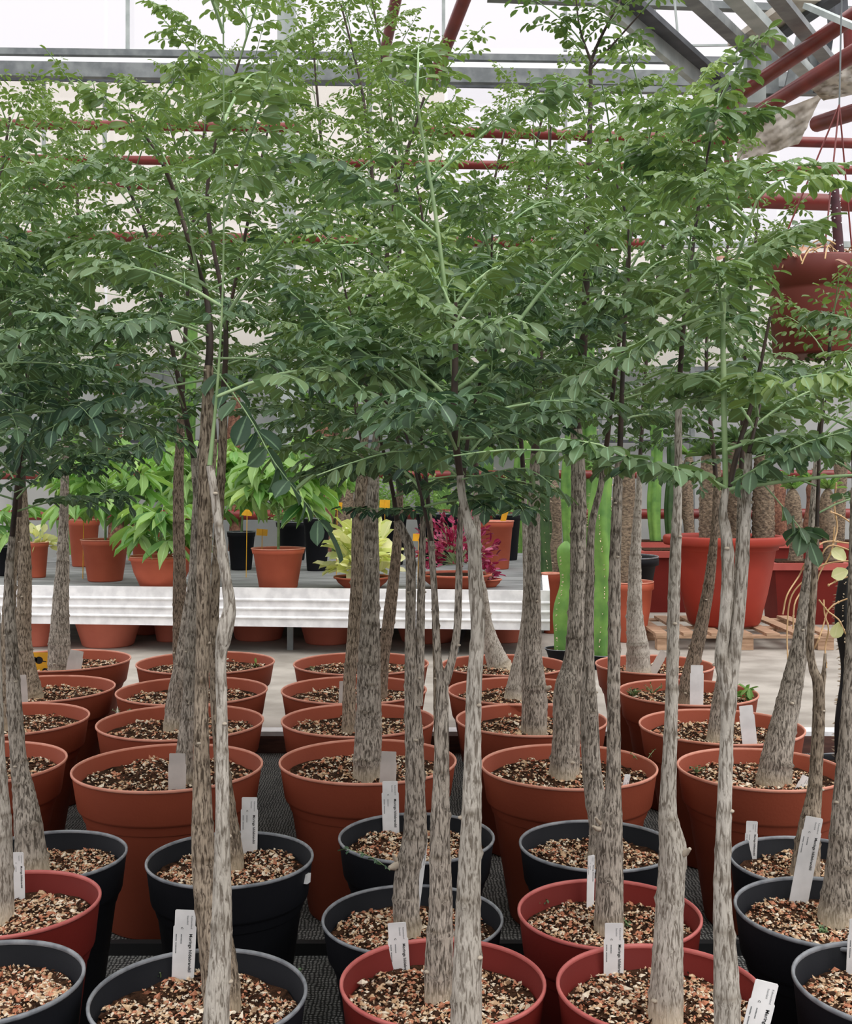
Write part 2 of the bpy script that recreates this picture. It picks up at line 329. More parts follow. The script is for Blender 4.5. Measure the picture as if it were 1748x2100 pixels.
pipe([(-200, 975, 13.2), (1960, 972, 13.2)], .05, 'upper of the two dark red pipes low on the back wall')
pipe([(-200, 1057, 13.1), (1960, 1053, 13.1)], .06, 'lower of the two dark red pipes low on the back wall')
pipe([(825, -60, 10.0), (782, 140, 12.0)], .055, 'slanting red-brown pipe at top centre, left one of two')
pipe([(975, -60, 10.0), (888, 165, 12.0)], .065, 'slanting red-brown pipe at top centre, right one of two')
pipe([(1800, -2, 6.6), (1412, 268, 9.5)], .052, 'upper of the two parallel red diagonal pipes at right', caps=[(1412, 268, 9.5, .06)], drop=[((1412, 268, 9.5), (1412, 295, 9.5), .03)])
pipe([(1810, 72, 6.2), (1490, 272, 8.2)], .052, 'lower of the two parallel red diagonal pipes at right', caps=[(1490, 272, 8.2, .058)], drop=[((1494, 275, 8.2), (1494, 338, 8.2), .03)])
pipe([(1676, 254, 8.4), (1830, 205, 7.4)], .06, 'short dark red pipe behind the torn plastic sheet')
pipe([(1745, 60, 7.9), (1748, 130, 7.9)], .05, 'stub of red pipe at the right picture edge')

# torn plastic sheet under the gutter
def sheet(name, corners, nx, ny, amp, label, m='sheet'):
    a, bq, c, d = [P(*x) for x in corners]; V = []; ph = rng.random(6)*6
    for j in range(ny+1):
        for i in range(nx+1):
            u, v = i/nx, j/ny; p = (a*(1-u)+bq*u)*(1-v)+(d*(1-u)+c*u)*v
            w = amp*(math.sin(7*u+ph[0]+3*v)+.6*math.sin(17*u+ph[1]-6*v)+.4*math.sin(31*(u+v)+ph[2])+.3*math.sin(23*v+ph[3]))
            p = p+np.array((.2*w, w, .4*w)); V.append(p)
    V = np.array(V); V2 = V+np.array((0, .012, 0)); n = len(V)
    f = [(j*(nx+1)+i, j*(nx+1)+i+1, (j+1)*(nx+1)+i+1, (j+1)*(nx+1)+i) for j in range(ny) for i in range(nx)]
    f = np.array(f); q = MB(); q.add(np.vstack([V, V2]), np.vstack([f, f[:, ::-1]+n]))
    rim = [i for i in range(nx+1)]+[j*(nx+1)+nx for j in range(1, ny+1)]+[ny*(nx+1)+i for i in range(nx-1, -1, -1)]+[j*(nx+1) for j in range(ny-1, 0, -1)]
    q.add(np.vstack([V, V2]), np.array([(rim[i], rim[(i+1) % len(rim)], rim[(i+1) % len(rim)]+n, rim[i]+n) for i in range(len(rim))]))
    return tag(q.build(name, M[m]), label, 'plastic sheet')
sheet('plastic_sheet', [(1520, 258, 8.3), (1690, 190, 8.1), (1640, 296, 8.1), (1512, 330, 8.3)], 30, 16, .035, 'crumpled dirty white plastic sheet bagging under the gutter')
sheet('plastic_sheet', [(1662, 178, 7.9), (1830, 90, 7.4), (1830, 180, 7.4), (1690, 205, 7.9)], 20, 10, .03, 'stained off-white plastic sheet at the upper right edge under the roof')
sheet('plastic_sheet', [(1405, 205, 9.8), (1545, 195, 9.4), (1500, 285, 9.4), (1430, 250, 9.8)], 16, 10, .02, 'pale plastic sheet behind the ends of the red diagonal pipes')

# ------------------------------------------------------------------ pots, soil, trunks
def pot_profile(R, H, kind):
    if kind == 'deep':      # band-rimmed container
        return [(0, .004), (.64*R, 0), (.665*R, .006), (.865*R, .735*H), (.875*R, .75*H), (.925*R, .765*H), (.935*R, .78*H), (.985*R, .985*H), (.985*R, .99*H), (.968*R, .99*H), (.915*R, .78*H), (.87*R, .70*H)]
    if kind == 'round':     # nursery pot with rolled rim
        return [(0, .004), (.66*R, 0), (.70*R, .01), (.90*R, .86*H), (.94*R, .87*H), (.97*R, .98*H), (.94*R, .99*H), (.90*R, .97*H), (.86*R, .78*H)]
    return [(0, .004), (.60*R, 0), (.64*R, .01), (.84*R, .5*H), (.93*R, .86*H), (1.0*R, .88*H), (1.0*R, .97*H), (.95*R, .99*H), (.90*R, .97*H), (.84*R, .78*H)]
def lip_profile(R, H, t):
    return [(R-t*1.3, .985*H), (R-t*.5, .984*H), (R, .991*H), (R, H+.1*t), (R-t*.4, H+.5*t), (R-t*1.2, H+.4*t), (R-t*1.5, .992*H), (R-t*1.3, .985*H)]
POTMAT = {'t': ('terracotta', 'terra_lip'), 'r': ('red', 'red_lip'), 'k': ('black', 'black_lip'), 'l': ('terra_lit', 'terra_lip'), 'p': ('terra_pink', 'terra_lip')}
def make_pot(root, c, R, H, color, kind='deep', name='pot', seg=64, lip=.0048):
    m, l = POTMAT[color]
    q = MB(); q.lathe(pot_profile(R, H, kind), seg, c); p = q.build(name, M[m], root)
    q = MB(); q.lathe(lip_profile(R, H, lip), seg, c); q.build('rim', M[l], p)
    return p
def soil(root, c, r, zs, nchip, size, name='soil'):
    q = MB(); nr, ns = 14, 40; a = np.linspace(0, 2*math.pi, ns, endpoint=False); V = [np.array([[c[0], c[1], zs]])]
    def hgt(x, y): return .006*np.sin(x*31+c[0]*9)+.006*np.sin(y*37+c[1]*5)+.004*np.sin((x+y)*83)
    for k in range(1, nr+1):
        rr = r*k/nr; x = c[0]+rr*np.cos(a); y = c[1]+rr*np.sin(a); V.append(np.stack([x, y, zs+hgt(x, y)*(1-(k/nr)**6)+rng.normal(0, .002, ns)], 1))
    f = [(0, 1+i, 1+(i+1) % ns) for i in range(ns)]
    q.add(np.concatenate(V), f)
    i = np.arange(ns); j = (i+1) % ns
    q.L.append(np.concatenate([np.stack([1+(k-1)*ns+i, 1+k*ns+i, 1+k*ns+j, 1+(k-1)*ns+j], 1) for k in range(1, nr)]).ravel()); q.T.append(np.full(ns*(nr-1), 4)); q.M.append(np.full(ns*(nr-1), 0))
    n = nchip; rr = r*.97*np.sqrt(rng.random(n)); th = rng.random(n)*2*math.pi
    x = c[0]+rr*np.cos(th); y = c[1]+rr*np.sin(th); z = zs+hgt(x, y)+rng.random(n)*.004
    o = np.array([(1,0,0),(0,1,0),(-1,0,0),(0,-1,0),(0,0,1),(0,0,-1)], float)
    s = size*rng.lognormal(0, .38, n)
    L = o[None]*np.stack([s, s*rng.uniform(.45, .85, n), s*rng.uniform(.3, .6, n)], 1)[:, None, :]*(1+rng.normal(0, .22, (n, 6, 1)))
    ang = rng.random(n)*2*math.pi; tl = rng.normal(0, .45, n); ca, sa = np.cos(ang), np.sin(ang); ct, st = np.cos(tl), np.sin(tl)
    X = L[:, :, 0]*ct[:, None]-L[:, :, 2]*st[:, None]; Z = L[:, :, 0]*st[:, None]+L[:, :, 2]*ct[:, None]; Y = L[:, :, 1]
    V = np.stack([X*ca[:, None]-Y*sa[:, None]+x[:, None], X*sa[:, None]+Y*ca[:, None]+y[:, None], Z+z[:, None]], 2).reshape(-1, 3)
    fo = np.array([(0,1,4),(1,2,4),(2,3,4),(3,0,4),(1,0,5),(2,1,5),(3,2,5),(0,3,5)])
    fs = (fo[None]+(np.arange(n)*6)[:, None, None]).reshape(-1, 3)
    mt = np.repeat(rng.choice([1, 2, 3, 4], n, p=[.32, .22, .26, .20]), 8)
    q.add(V, fs, mt)
    o = q.build(name, [M['soil'], M['chip0'], M['chip1'], M['chip2'], M['chip3']], root, smooth=False)
    return o
def trunk_mesh(q, pts, pale_base=True, seg=18, nodes_gap=(.04, .09), scars=True):
    """pts rows x,y,z,r in the world"""
    p = smooth_path(pts, .009); n = len(p)
    d = np.concatenate([[0], np.cumsum(np.linalg.norm(np.diff(p[:, :3], axis=0), axis=1))]); rad = p[:, 3].copy()
    a = np.linspace(0, 2*math.pi, seg, endpoint=False); rf = np.ones((n, seg)); gr = np.zeros(n)
    sc_ = np.zeros((n, seg)); k1, k2 = rng.random(2)*6
    rf += .030*np.sin(2*a[None]+d[:, None]*9+k1)+.022*np.sin(3*a[None]-d[:, None]*23+k2)+rng.normal(0, .012, (n, seg))
    pos = rng.uniform(.02, .08); ns = []
    while pos < d[-1]: ns.append(pos); pos += rng.uniform(*nodes_gap)*(.7+1.2*(1-pos/d[-1])*.5)
    for s in ns:
        g = np.exp(-((d-s)/.005)**2); rf += (g*rng.uniform(.03, .09)*(1+.5*(rad < .012)))[:, None]; gr = np.maximum(gr, g*rng.uniform(.25, .9))
        # the leaf base scar on one side
        sa = rng.random()*2*math.pi; da = np.abs((a-sa+math.pi) % (2*math.pi)-math.pi)
        rf += (np.exp(-((d-s-.004)/.006)**2)[:, None]*np.exp(-(da/.5)**2)[None])*rng.uniform(.08, .22)
        sc_ = np.maximum(sc_, np.exp(-((d-s-.009)/.005)**2)[:, None]*np.exp(-(da/.55)**2)[None])
    col = np.zeros((n, 4)); col[:, 3] = 1; col[:, 1] = np.roll(gr, 1)*.8
    if pale_base: col[:, 0] = np.clip(1-(d-.012)/.055, 0, 1)*.75
    col = np.repeat(col, seg, axis=0); col[:, 1] = np.maximum(col[:, 1], sc_.ravel()*1.0)
    q.tube(p[:, :3], rad, seg, 0, col, rfun=rf)
    if scars:
        for s in ns[::3]:
            i = min(n-1, int(np.searchsorted(d, s))); sa = rng.random()*2*math.pi
            c = p[i, :3]+np.array((math.cos(sa), math.sin(sa), 0))*rad[i]*1.0
            q.ball(c, .0035+rad[i]*.10, 1, None, sc=(1, 1, .6))
    return p

# ------------------------------------------------------------------ leaves
def blade(nst, wid):
    """template blade along +y, x across, z up: rows of stations"""
    V = [(0, 0, 0)]; C = [(.5, 0)]
    for t, w in zip(nst, wid):
        for s in (-1, 0, 1): V.append((s*w, t, (.10 if s else -.02)-.16*t*t)); C.append((.5+.5*s, t))
    V.append((0, 1, -.20)); C.append((.5, 1)); n = len(nst); fs = []; k = len(V)-1
    tris = [(0, 2, 1), (0, 3, 2), (k, k-3, k-2), (k, k-2, k-1)]
    quads = []
    for i in range(n-1):
        o = 1+3*i; quads += [(o, o+1, o+4, o+3), (o+1, o+2, o+5, o+4)]
    return np.array(V, float), np.array(C), np.array(tris), np.array(quads)
T_HI = blade([.10, .30, .55, .80, .94], [.16, .34, .46, .40, .22])
T_LO = blade([.22, .55, .86], [.26, .44, .30])
T_LANCE = blade([.12, .35, .60, .85], [.15, .34, .36, .16])
def put_blades(q, tpl, pos, d, nrm, ln, wd, rnd, age, mat=0):
    """pos,d,nrm: (n,3); builds all blades at once"""
    V0, C0, tr, qu = tpl; n = len(pos)
    if n == 0: return
    d = d/np.linalg.norm(d, axis=1)[:, None]; x = np.cross(d, nrm); x /= (np.linalg.norm(x, axis=1)[:, None]+1e-9); z = np.cross(x, d)
    V = pos[:, None]+x[:, None]*(V0[None, :, 0:1]*wd[:, None, None])+d[:, None]*(V0[None, :, 1:2]*ln[:, None, None])+z[:, None]*(V0[None, :, 2:3]*ln[:, None, None])
    k = len(V0); C = np.zeros((n, k, 4)); C[:, :, 0] = C0[None, :, 0]; C[:, :, 1] = C0[None, :, 1]; C[:, :, 2] = rnd[:, None]; C[:, :, 3] = age[:, None]
    off = (np.arange(n)*k)[:, None, None]
    base = q.n
    q.add(V.reshape(-1, 3), (tr[None]+off).reshape(-1, 3), mat, C.reshape(-1, 4))
    f = (qu[None]+off).reshape(-1, 4)+base
    q.L.append(f.ravel()); q.T.append(np.full(len(f), 4)); q.M.append(np.full(len(f), mat))
class Leaves:
    def __init__(s): s.p = []; s.d = []; s.n = []; s.l = []; s.w = []; s.r = []; s.a = []
    def add(s, p, d, n, l, w, r, a): s.p.append(p); s.d.append(d); s.n.append(n); s.l.append(l); s.w.append(w); s.r.append(r); s.a.append(a)
    def flush(s, q, tpl, mat=0):
        if s.p: put_blades(q, tpl, np.array(s.p), np.array(s.d), np.array(s.n), np.array(s.l), np.array(s.w), np.array(s.r), np.array(s.a), mat)
UP = np.array((0, 0, 1.0))
def unit(v): return v/(np.linalg.norm(v)+1e-9)
def pinnate(q, LV, pts, ls, age, first=.3, lr=.0012, smat=1, hang=.3, seg=4, sp=None, dn=1.0):
    """a rachis along pts with pairs of leaflets"""
    pts = np.asarray(pts); d = np.concatenate([[0], np.cumsum(np.linalg.norm(np.diff(pts, axis=0), axis=1))]); L = d[-1]
    if seg: q.tube(pts, np.linspace(lr, lr*.5, len(pts)), seg, smat)
    s = first*L; sp = sp or ls*.62; rn = rng.random()
    while s < L*.97:
        i = min(len(pts)-2, int(np.searchsorted(d, s)-1)); i = max(i, 0); t = unit(pts[i+1]-pts[i]); p = pts[i]+t*(s-d[i])
        side = unit(np.cross(t, UP)+rng.normal(0, .12, 3)); nr = np.cross(side, t); k = 1-.35*(s/L)
        for sg in (-1, 1):
            if rng.random() > dn: continue
            dr = unit(side*sg*rng.uniform(.7, 1)+t*rng.uniform(.3, .8)-UP*hang*rng.uniform(.3, 1.6))
            l = ls*k*rng.uniform(.75, 1.15); LV.add(p+dr*.003, dr, nr+rng.normal(0, .38, 3), l, l*rng.uniform(.50, .66)*1.05, np.clip(.6*rn+.4*rng.random(), 0, 1), np.clip(age+rng.normal(0, .08), 0, 1))
        s += sp*rng.uniform(.85, 1.2)
    t = unit(pts[-1]-pts[-2]); LV.add(pts[-1], unit(t-UP*.2), np.cross(np.cross(t, UP), t)+rng.normal(0, .2, 3), ls*.9, ls*.55, rn, age)
def arc(p0, d0, L, droop, n=6):
    p = [np.array(p0, float)]; d = unit(np.array(d0, float)); st = L/n
    for i in range(n):
        p.append(p[-1]+d*st); d = unit(d-UP*droop*st/max(L, .01)+rng.normal(0, .025, 3))
    return np.array(p)
def bipinnate(q, LV, pts, ls, age, rr=.0022, plen=.34, pairs=5, first=.3, far=False, hang=.3, smat=1):
    pts = np.asarray(pts); d = np.concatenate([[0], np.cumsum(np.linalg.norm(np.diff(pts, axis=0), axis=1))]); L = d[-1]
    q.tube(pts, np.linspace(rr, rr*.45, len(pts)), 4 if far else 6, smat)
    for k in range(pairs):
        s = L*(first+(1-first)*(k/pairs)**.9*.96); i = min(len(pts)-2, max(0, int(np.searchsorted(d, s)-1))); t = unit(pts[i+1]-pts[i]); p = pts[i]+t*(s-d[i])
        side = unit(np.cross(t, UP)+rng.normal(0, .15, 3)); pl = L*plen*(1-.62*k/pairs)
        for sg in (-1, 1):
            if rng.random() < .07: continue
            dr = unit(side*sg+t*rng.uniform(.4, .9)+UP*rng.uniform(-.15, .25)+rng.normal(0, .1, 3))
            pinnate(q, LV, arc(p, dr, pl*rng.uniform(.85, 1.15), .5, 4), ls, age, .16, rr*.45, smat, hang, 0 if far else 3)
    tail = pts[max(0, len(pts)-3):]
    pinnate(q, LV, tail, ls*.9, age, .2, rr*.4, smat, hang, 0)

# ------------------------------------------------------------------ potted trees
TREES = {}
def zpot(yt, w, H):
    A = (CH-H)*F/(yt-YH); return A/(1+w/(2*F))
def tree(key, pot, stems, leaders, label, barkm='bark_grey', nleaf=14, L=.54, ls=.041, cy=(1000, 300), heroes=(), age=(.1, .8), stub=None, group='potted trees standing in rows', chips=None, far=None, direct=None, leafstart=None, depthz=None, sparse=()):
    color, xl, xr, yt, H = pot
    if direct: Zc, R, cx = direct
    else:
        w = xr-xl; Zc = zpot(yt, w, H); R = w*Zc/F/2; cx = ((xl+xr)/2-CX)*Zc/F
    root = empty('potted_tree', (cx, Zc, 0), label, 'potted tree', None)
    c = (cx, Zc, 0); make_pot(root, c, R, H, color, 'deep')
    zs = H-.048; near = Zc < 3.3
    soil(root, c, R*.925, zs, chips or (3600 if near else 2300), .0045 if near else .0054)
    if far is None: far = Zc > 3.3
    z0 = (CH-zs)*F/(stems[0][0][1]-YH); zt = min(max(z0, Zc-.55*R), Zc+.55*R)
    if depthz: zt = depthz
    tips = []
    for si, st in enumerate(stems):
        rows = []
        for i, (x, y, wpx) in enumerate(st):
            p = P(x, y, zt); rows.append((*p, wpx*zt/F/2))
        if si == 0:
            rows[0] = (rows[0][0], rows[0][1], zs-.02, rows[0][3]) if rows[0][2] > zs-.02 else rows[0]
        q = MB(); trunk_mesh(q, rows, si == 0, 20 if near else 12, scars=True)
        q.build('trunk', [M[barkm], M['scar']], root)
    if stub:
        for (x0, y0, x1, y1, wp) in stub:
            q = MB(); a = P(x0, y0, zt-.01); bb = P(x1, y1, zt-.025); q.tube(np.array([a, (a+bb)/2+np.array((0, 0, -.003)), bb]), [wp*zt/F/2*1.1, wp*zt/F/2, wp*zt/F/2*.5], 8, 0)
            q.build('cut_branch_stub', [M['scar']], root)
    LV = Leaves(); fq = MB(); ages = age
    for li, ld in enumerate(leaders):
        green = len(ld[0]) > 3
        rows = []; zoff = 0
        for i, pt in enumerate(ld):
            rows.append((*P(pt[0], pt[1], zt+zoff), pt[2]*zt/F/2)); zoff += rng.normal(0, .03)
        p = smooth_path(rows, .03); q = MB(); q.tube(p[:, :3], p[:, 3], 8); q.build('branch', M['twig_green' if green else 'twig'], root)
        d = np.concatenate([[0], np.cumsum(np.linalg.norm(np.diff(p[:, :3], axis=0), axis=1))])
        nl = int((nleaf*1.35 if li == 0 else nleaf*.6)+.5)
        if li in sparse: nl = 6 if li == sparse[0] else 3
        g0 = rng.random()*6.28
        for k in range(nl):
            t = (k+.5)/nl; s = d[-1]*(.04+.94*t); i = min(len(p)-2, int(np.searchsorted(d, s))); pp = p[i, :3]
            az = g0+k*2.399963+rng.normal(0, .2); el = math.radians(18+40*t+rng.normal(0, 8)); dr = np.array((math.cos(az)*math.cos(el), math.sin(az)*math.cos(el), math.sin(el)))
            LL = L*(1.05-.5*t)*rng.uniform(.8, 1.15)*(.6 if li in sparse else 1)
            if dr[1] < -.3 and pp[1] < 2.4: LL *= .7
            ag = np.clip(ages[0]+(ages[1]-ages[0])*t+rng.normal(0, .06), 0, 1)
            bipinnate(fq, LV, arc(pp, dr, LL, .6), ls*(1-.25*t), ag, .0028, .36, 5 if not far else 4, .25, far, .25+.3*t)
    for h in heroes:
        pts = [P(x, y, z) for x, y, z in h['pts']]; pa = smooth_path([(*a, 0) for a in pts], .03)[:, :3]
        if h.get('simple'): pinnate(fq, LV, pa, h.get('ls', ls), h.get('age', .2), h.get('first', .1), h.get('r', .0022)*.75, 1, h.get('hang', .5), 6, h.get('sp'))
        else: bipinnate(fq, LV, pa, h.get('ls', ls), h.get('age', .2), h.get('r', .003)*.8, h.get('pl', .3), h.get('pairs', 6), h.get('first', .3), False, h.get('hang', .35))
    LV.flush(fq, T_LO if far else T_HI, 0)
    if fq.V: fq.build('foliage', [M['leaf_far' if far else 'leaf'], M['stalk']], root)
    TREES[key] = dict(root=root, Z=Zc, R=R, H=H, zs=zs, c=c)
    return root
exec_trees = True
T = tree
# --- back rows, terracotta pots on the fabric
T('a1', ('t', -10, 265, 1332, .48), [[(122, 1382, 48), (122, 1330, 46), (124, 1250, 34), (129, 1150, 25), (131, 1050, 19), (136, 900, 14)]], [[(136, 900, 13), (142, 700, 9), (160, 480, 7), (150, 260, 4)]],
  'swollen grey trunk with a flared base in the back row terracotta pot at far left', 'bark_grey', 20)
T('a2', ('t', -68, 232, 1385, .48), [[(74, 1432, 36), (56, 1370, 34), (48, 1300, 31), (51, 1200, 29), (49, 1100, 23), (46, 1000, 16)]], [[(46, 1000, 14), (50, 760, 9), (70, 500, 6), (40, 260, 4)]],
  'grey trunk curving up left, second terracotta pot from the back at far left', 'bark_brown', 20)
T('a3', ('t', -142, 178, 1441, .48), [[(14, 1490, 44), (14, 1400, 36), (19, 1250, 28), (26, 1150, 20), (38, 1060, 15)]], [[(38, 1060, 13), (45, 850, 9), (20, 600, 6), (60, 340, 4)]],
  'brown trunk in the terracotta pot at far left, third row from the back', 'bark_brown', 20)
T('a4', ('t', -240, 130, 1520, .48), [[(-60, 1600, 50), (-60, 1450, 38), (-50, 1200, 26), (-40, 1000, 18)]], [[(-40, 1000, 14), (-30, 600, 9), (20, 240, 5)]],
  'terracotta pot cut by the left picture edge, directly behind the left black pot', 'bark_grey', 20)
T('b1', ('t', 282, 563, 1336, .48), [[(420, 1385, 30), (420, 1250, 22), (430, 1050, 16), (440, 900, 13)]], [[(440, 900, 12), (420, 600, 8), (405, 380, 6), (440, 160, 4)]],
  'tree in the rearmost terracotta pot with a lone bright seedling, left of centre', 'bark_brown', 18)
T('b2', ('t', 241, 548, 1388, .48), [[(372, 1425, 30), (368, 1330, 27), (369, 1250, 28), (368, 1150, 25), (366, 1000, 22), (373, 820, 12)]], [[(373, 820, 11), (385, 600, 8), (395, 430, 6), (330, 200, 4)]],
  'straight dark grey trunk left of the tall foreground pair, terracotta pot second from back', 'bark_dark', 18)
T('b3', ('t', 202, 540, 1445, .48), [[(355, 1492, 42), (362, 1430, 38), (375, 1350, 33), (386, 1260, 24), (397, 1180, 20), (402, 1050, 16), (410, 920, 12)]], [[(410, 920, 11), (470, 640, 8), (520, 400, 6), (560, 220, 4)]],
  'trunk with a rounded swollen foot leaning right, terracotta pot third row left of centre', 'bark_grey', 18)
T('b4', ('t', 153, 538, 1525, .48), [[(376, 1608, 44), (379, 1540, 34), (388, 1433, 29), (392, 1300, 24), (408, 1100, 20), (398, 940, 14)]], [[(398, 940, 13), (350, 700, 9), (300, 480, 7), (225, 300, 4)]],
  'big terracotta pot of the front terracotta row, left, its trunk hidden behind the foreground pair', 'bark_grey', 22, .55)
T('c1', ('t', 602, 880, 1338, .48), [[(752, 1385, 26), (752, 1250, 20), (757, 1100, 16), (752, 950, 12)]], [[(752, 950, 11), (690, 600, 8), (660, 300, 6), (640, 60, 4)]],
  'tree in the rearmost terracotta pot of the middle column', 'bark_dark', 22)
T('c2', ('t', 577, 876, 1387, .48), [[(780, 1428, 26), (788, 1340, 25), (801, 1246, 26), (815, 1110, 18), (821, 1000, 14)]], [[(821, 1000, 13), (812, 700, 9), (820, 430, 8), (790, 160, 5), (760, -20, 4)]],
  'rough dark trunk slanting right behind the thick grey one, middle column', 'bark_dark', 22)
T('c3', ('t', 577, 893, 1443, .48), [[(715, 1507, 29), (717, 1400, 26), (722, 1340, 27), (733, 1200, 28), (736, 1060, 26), (743, 960, 20), (750, 880, 15)]], [[(750, 880, 14), (758, 650, 11), (766, 420, 9), (745, 200, 6), (700, 10, 4)]],
  'brown trunk close on the left side of the thick grey trunk, middle column', 'bark_brown', 22)
T('c4', ('t', 573, 937, 1516, .48), [[(754, 1594, 62), (754, 1540, 58), (757, 1450, 51), (757, 1350, 46), (762, 1200, 35), (762, 1060, 29), (768, 960, 20), (776, 850, 14)]], [[(776, 850, 13), (790, 620, 10), (805, 420, 8), (870, 200, 5)]],
  'thickest straight grey trunk of the middle column in a big terracotta pot', 'bark_grey', 24, .55)
T('d1', ('t', 905, 1165, 1342, .48), [[(1030, 1368, 54), (1012, 1332, 38), (999, 1280, 25), (992, 1220, 18), (980, 1150, 16), (978, 980, 13)]], [[(978, 980, 12), (960, 700, 8), (1000, 450, 6), (1040, 240, 4)]],
  'bottle-shaped pale base bending sharply left, rearmost pot right of centre', 'bark_light', 18)
T('d2', ('t', 918, 1215, 1389, .48), [[(1053, 1435, 42), (1062, 1370, 27), (1074, 1300, 18), (1080, 1200, 14), (1075, 1000, 11)]], [[(1075, 1000, 10), (1060, 700, 8), (1080, 420, 6), (1120, 200, 4)]],
  'pale fat cone-shaped trunk base half hidden behind a straight grey trunk, right of centre', 'bark_light', 18)
T('d3', ('t', 935, 1245, 1443, .48), [[(1096, 1507, 54), (1096, 1420, 50), (1091, 1340, 41), (1093, 1250, 34), (1095, 1150, 28), (1096, 1000, 22), (1098, 930, 19)]], [[(1098, 930, 18), (1110, 700, 12), (1118, 480, 9), (1130, 260, 5)]],
  'straight grey trunk with a knob near its foot, third row right of centre', 'bark_grey', 20, stub=[(1118, 1412, 1130, 1408, 12)])
T('d4', ('t', 986, 1347, 1526, .48), [[(1157, 1592, 66), (1162, 1500, 54), (1166, 1415, 56), (1177, 1350, 40), (1184, 1250, 36), (1187, 1100, 32), (1186, 950, 28), (1182, 880, 24)]], [[(1182, 880, 22), (1200, 650, 16), (1206, 420, 13)], [(1206, 420, 12), (1212, 200, 9), (1215, 120, 7), (1262, 20, 5), (1290, -30, 4)], [(1214, 130, 6), (1190, 60, 4), (1180, -20, 3)], [(1213, 140, 5), (1330, 10, 3)]],
  'thick grey trunk reaching the top of the picture, big terracotta pot right of centre', 'bark_grey', 24, .50, sparse=(1, 2, 3))
T('e1', ('t', 1222, 1463, 1343, .48), [[(1311, 1384, 52), (1308, 1330, 46), (1302, 1250, 33), (1304, 1130, 22), (1310, 1020, 14), (1312, 960, 10)]], [[(1312, 960, 9), (1330, 700, 7), (1372, 420, 6), (1380, 260, 4)]],
  'pale bottle-shaped trunk in front of the bright green cactus column, rearmost right', 'bark_light', 18)
T('e2', ('t', 1270, 1552, 1393, .48), [[(1405, 1445, 42), (1412, 1400, 34), (1440, 1280, 26), (1457, 1178, 21), (1465, 1100, 16), (1470, 1000, 12)]], [[(1470, 1000, 10), (1450, 700, 7), (1500, 450, 5), (1440, 330, 4)]],
  'dark trunk slanting right beside an upright white label, second row right', 'bark_dark', 16)
T('e3', ('t', 1313, 1645, 1454, .48), [[(1468, 1515, 42), (1478, 1430, 31), (1490, 1350, 22), (1512, 1200, 16), (1520, 1000, 12)]], [[(1520, 1000, 11), (1530, 700, 8), (1555, 450, 5)]],
  'trunk foot seen left of the tilted white label, third row right', 'bark_grey', 12, .45)
T('e4', ('t', 1392, 1731, 1534, .48), [[(1586, 1607, 72), (1600, 1520, 58), (1622, 1420, 47), (1642, 1320, 36), (1655, 1220, 27), (1665, 1140, 23), (1673, 1000, 17), (1680, 900, 13)]], [[(1680, 900, 12), (1700, 740, 8), (1705, 640, 5)]],
  'stout mottled grey trunk leaning right in the big terracotta pot at right', 'bark_grey', 8, .42)
# --- front rows, black and red pots
T('f1', ('k', -63, 257, 1703, .42), [[(66, 1782, 72), (62, 1742, 62), (55, 1662, 53), (38, 1560, 34), (30, 1450, 30), (25, 1350, 25), (18, 1200, 19), (25, 1100, 14)]], [[(25, 1100, 12), (40, 950, 9), (60, 800, 7), (20, 650, 4)]],
  'grey trunk tapering from a broad pale foot in the black pot at left', 'bark_grey', 14, .38, age=(.0, .25), heroes=[dict(pts=[(30, 1010, 2.9), (150, 960, 2.8), (270, 920, 2.75), (395, 835, 2.7)], r=.002, pairs=7, pl=.14, age=0, ls=.03), dict(pts=[(40, 940, 2.9), (70, 860, 2.3), (150, 830, 2.1), (190, 860, 2.0)], r=.002, simple=1, ls=.06, age=0, hang=1.1, sp=.05)])
T('f2', ('r', -170, 201, 1785, .45), [[(6, 1882, 46), (5, 1700, 36), (2, 1600, 26), (-2, 1500, 20), (-10, 1200, 15), (-20, 950, 12)]], [[(-20, 950, 11), (-10, 700, 8), (40, 500, 4)]],
  'red pot at the left edge with a thin grey trunk and a white label', 'bark_light', 14, .42, age=(.0, .35))
T('f3', ('k', -235, 167, 1928, .45), [[(-70, 2040, 60), (-70, 1700, 36), (-80, 1200, 20), (-80, 900, 14)]], [[(-80, 900, 12), (-60, 600, 6), (-50, 400, 4)]],
  'black pot cut by the lower left corner of the picture', 'bark_light', 14, .42, age=(.1, .5))
T('f4', ('k', 302, 643, 1705, .42), [[(472, 1772, 60), (468, 1720, 50), (462, 1640, 38), (448, 1500, 26), (440, 1400, 20), (440, 1250, 19), (450, 1050, 18), (457, 900, 18), (457, 840, 16)]], [[(457, 840, 14), (462, 650, 10), (425, 400, 8), (470, 200, 6), (520, 30, 4)]],
  'black pot behind the front left black one, trunk hidden by the tall foreground pair', 'bark_brown', 16, .5)
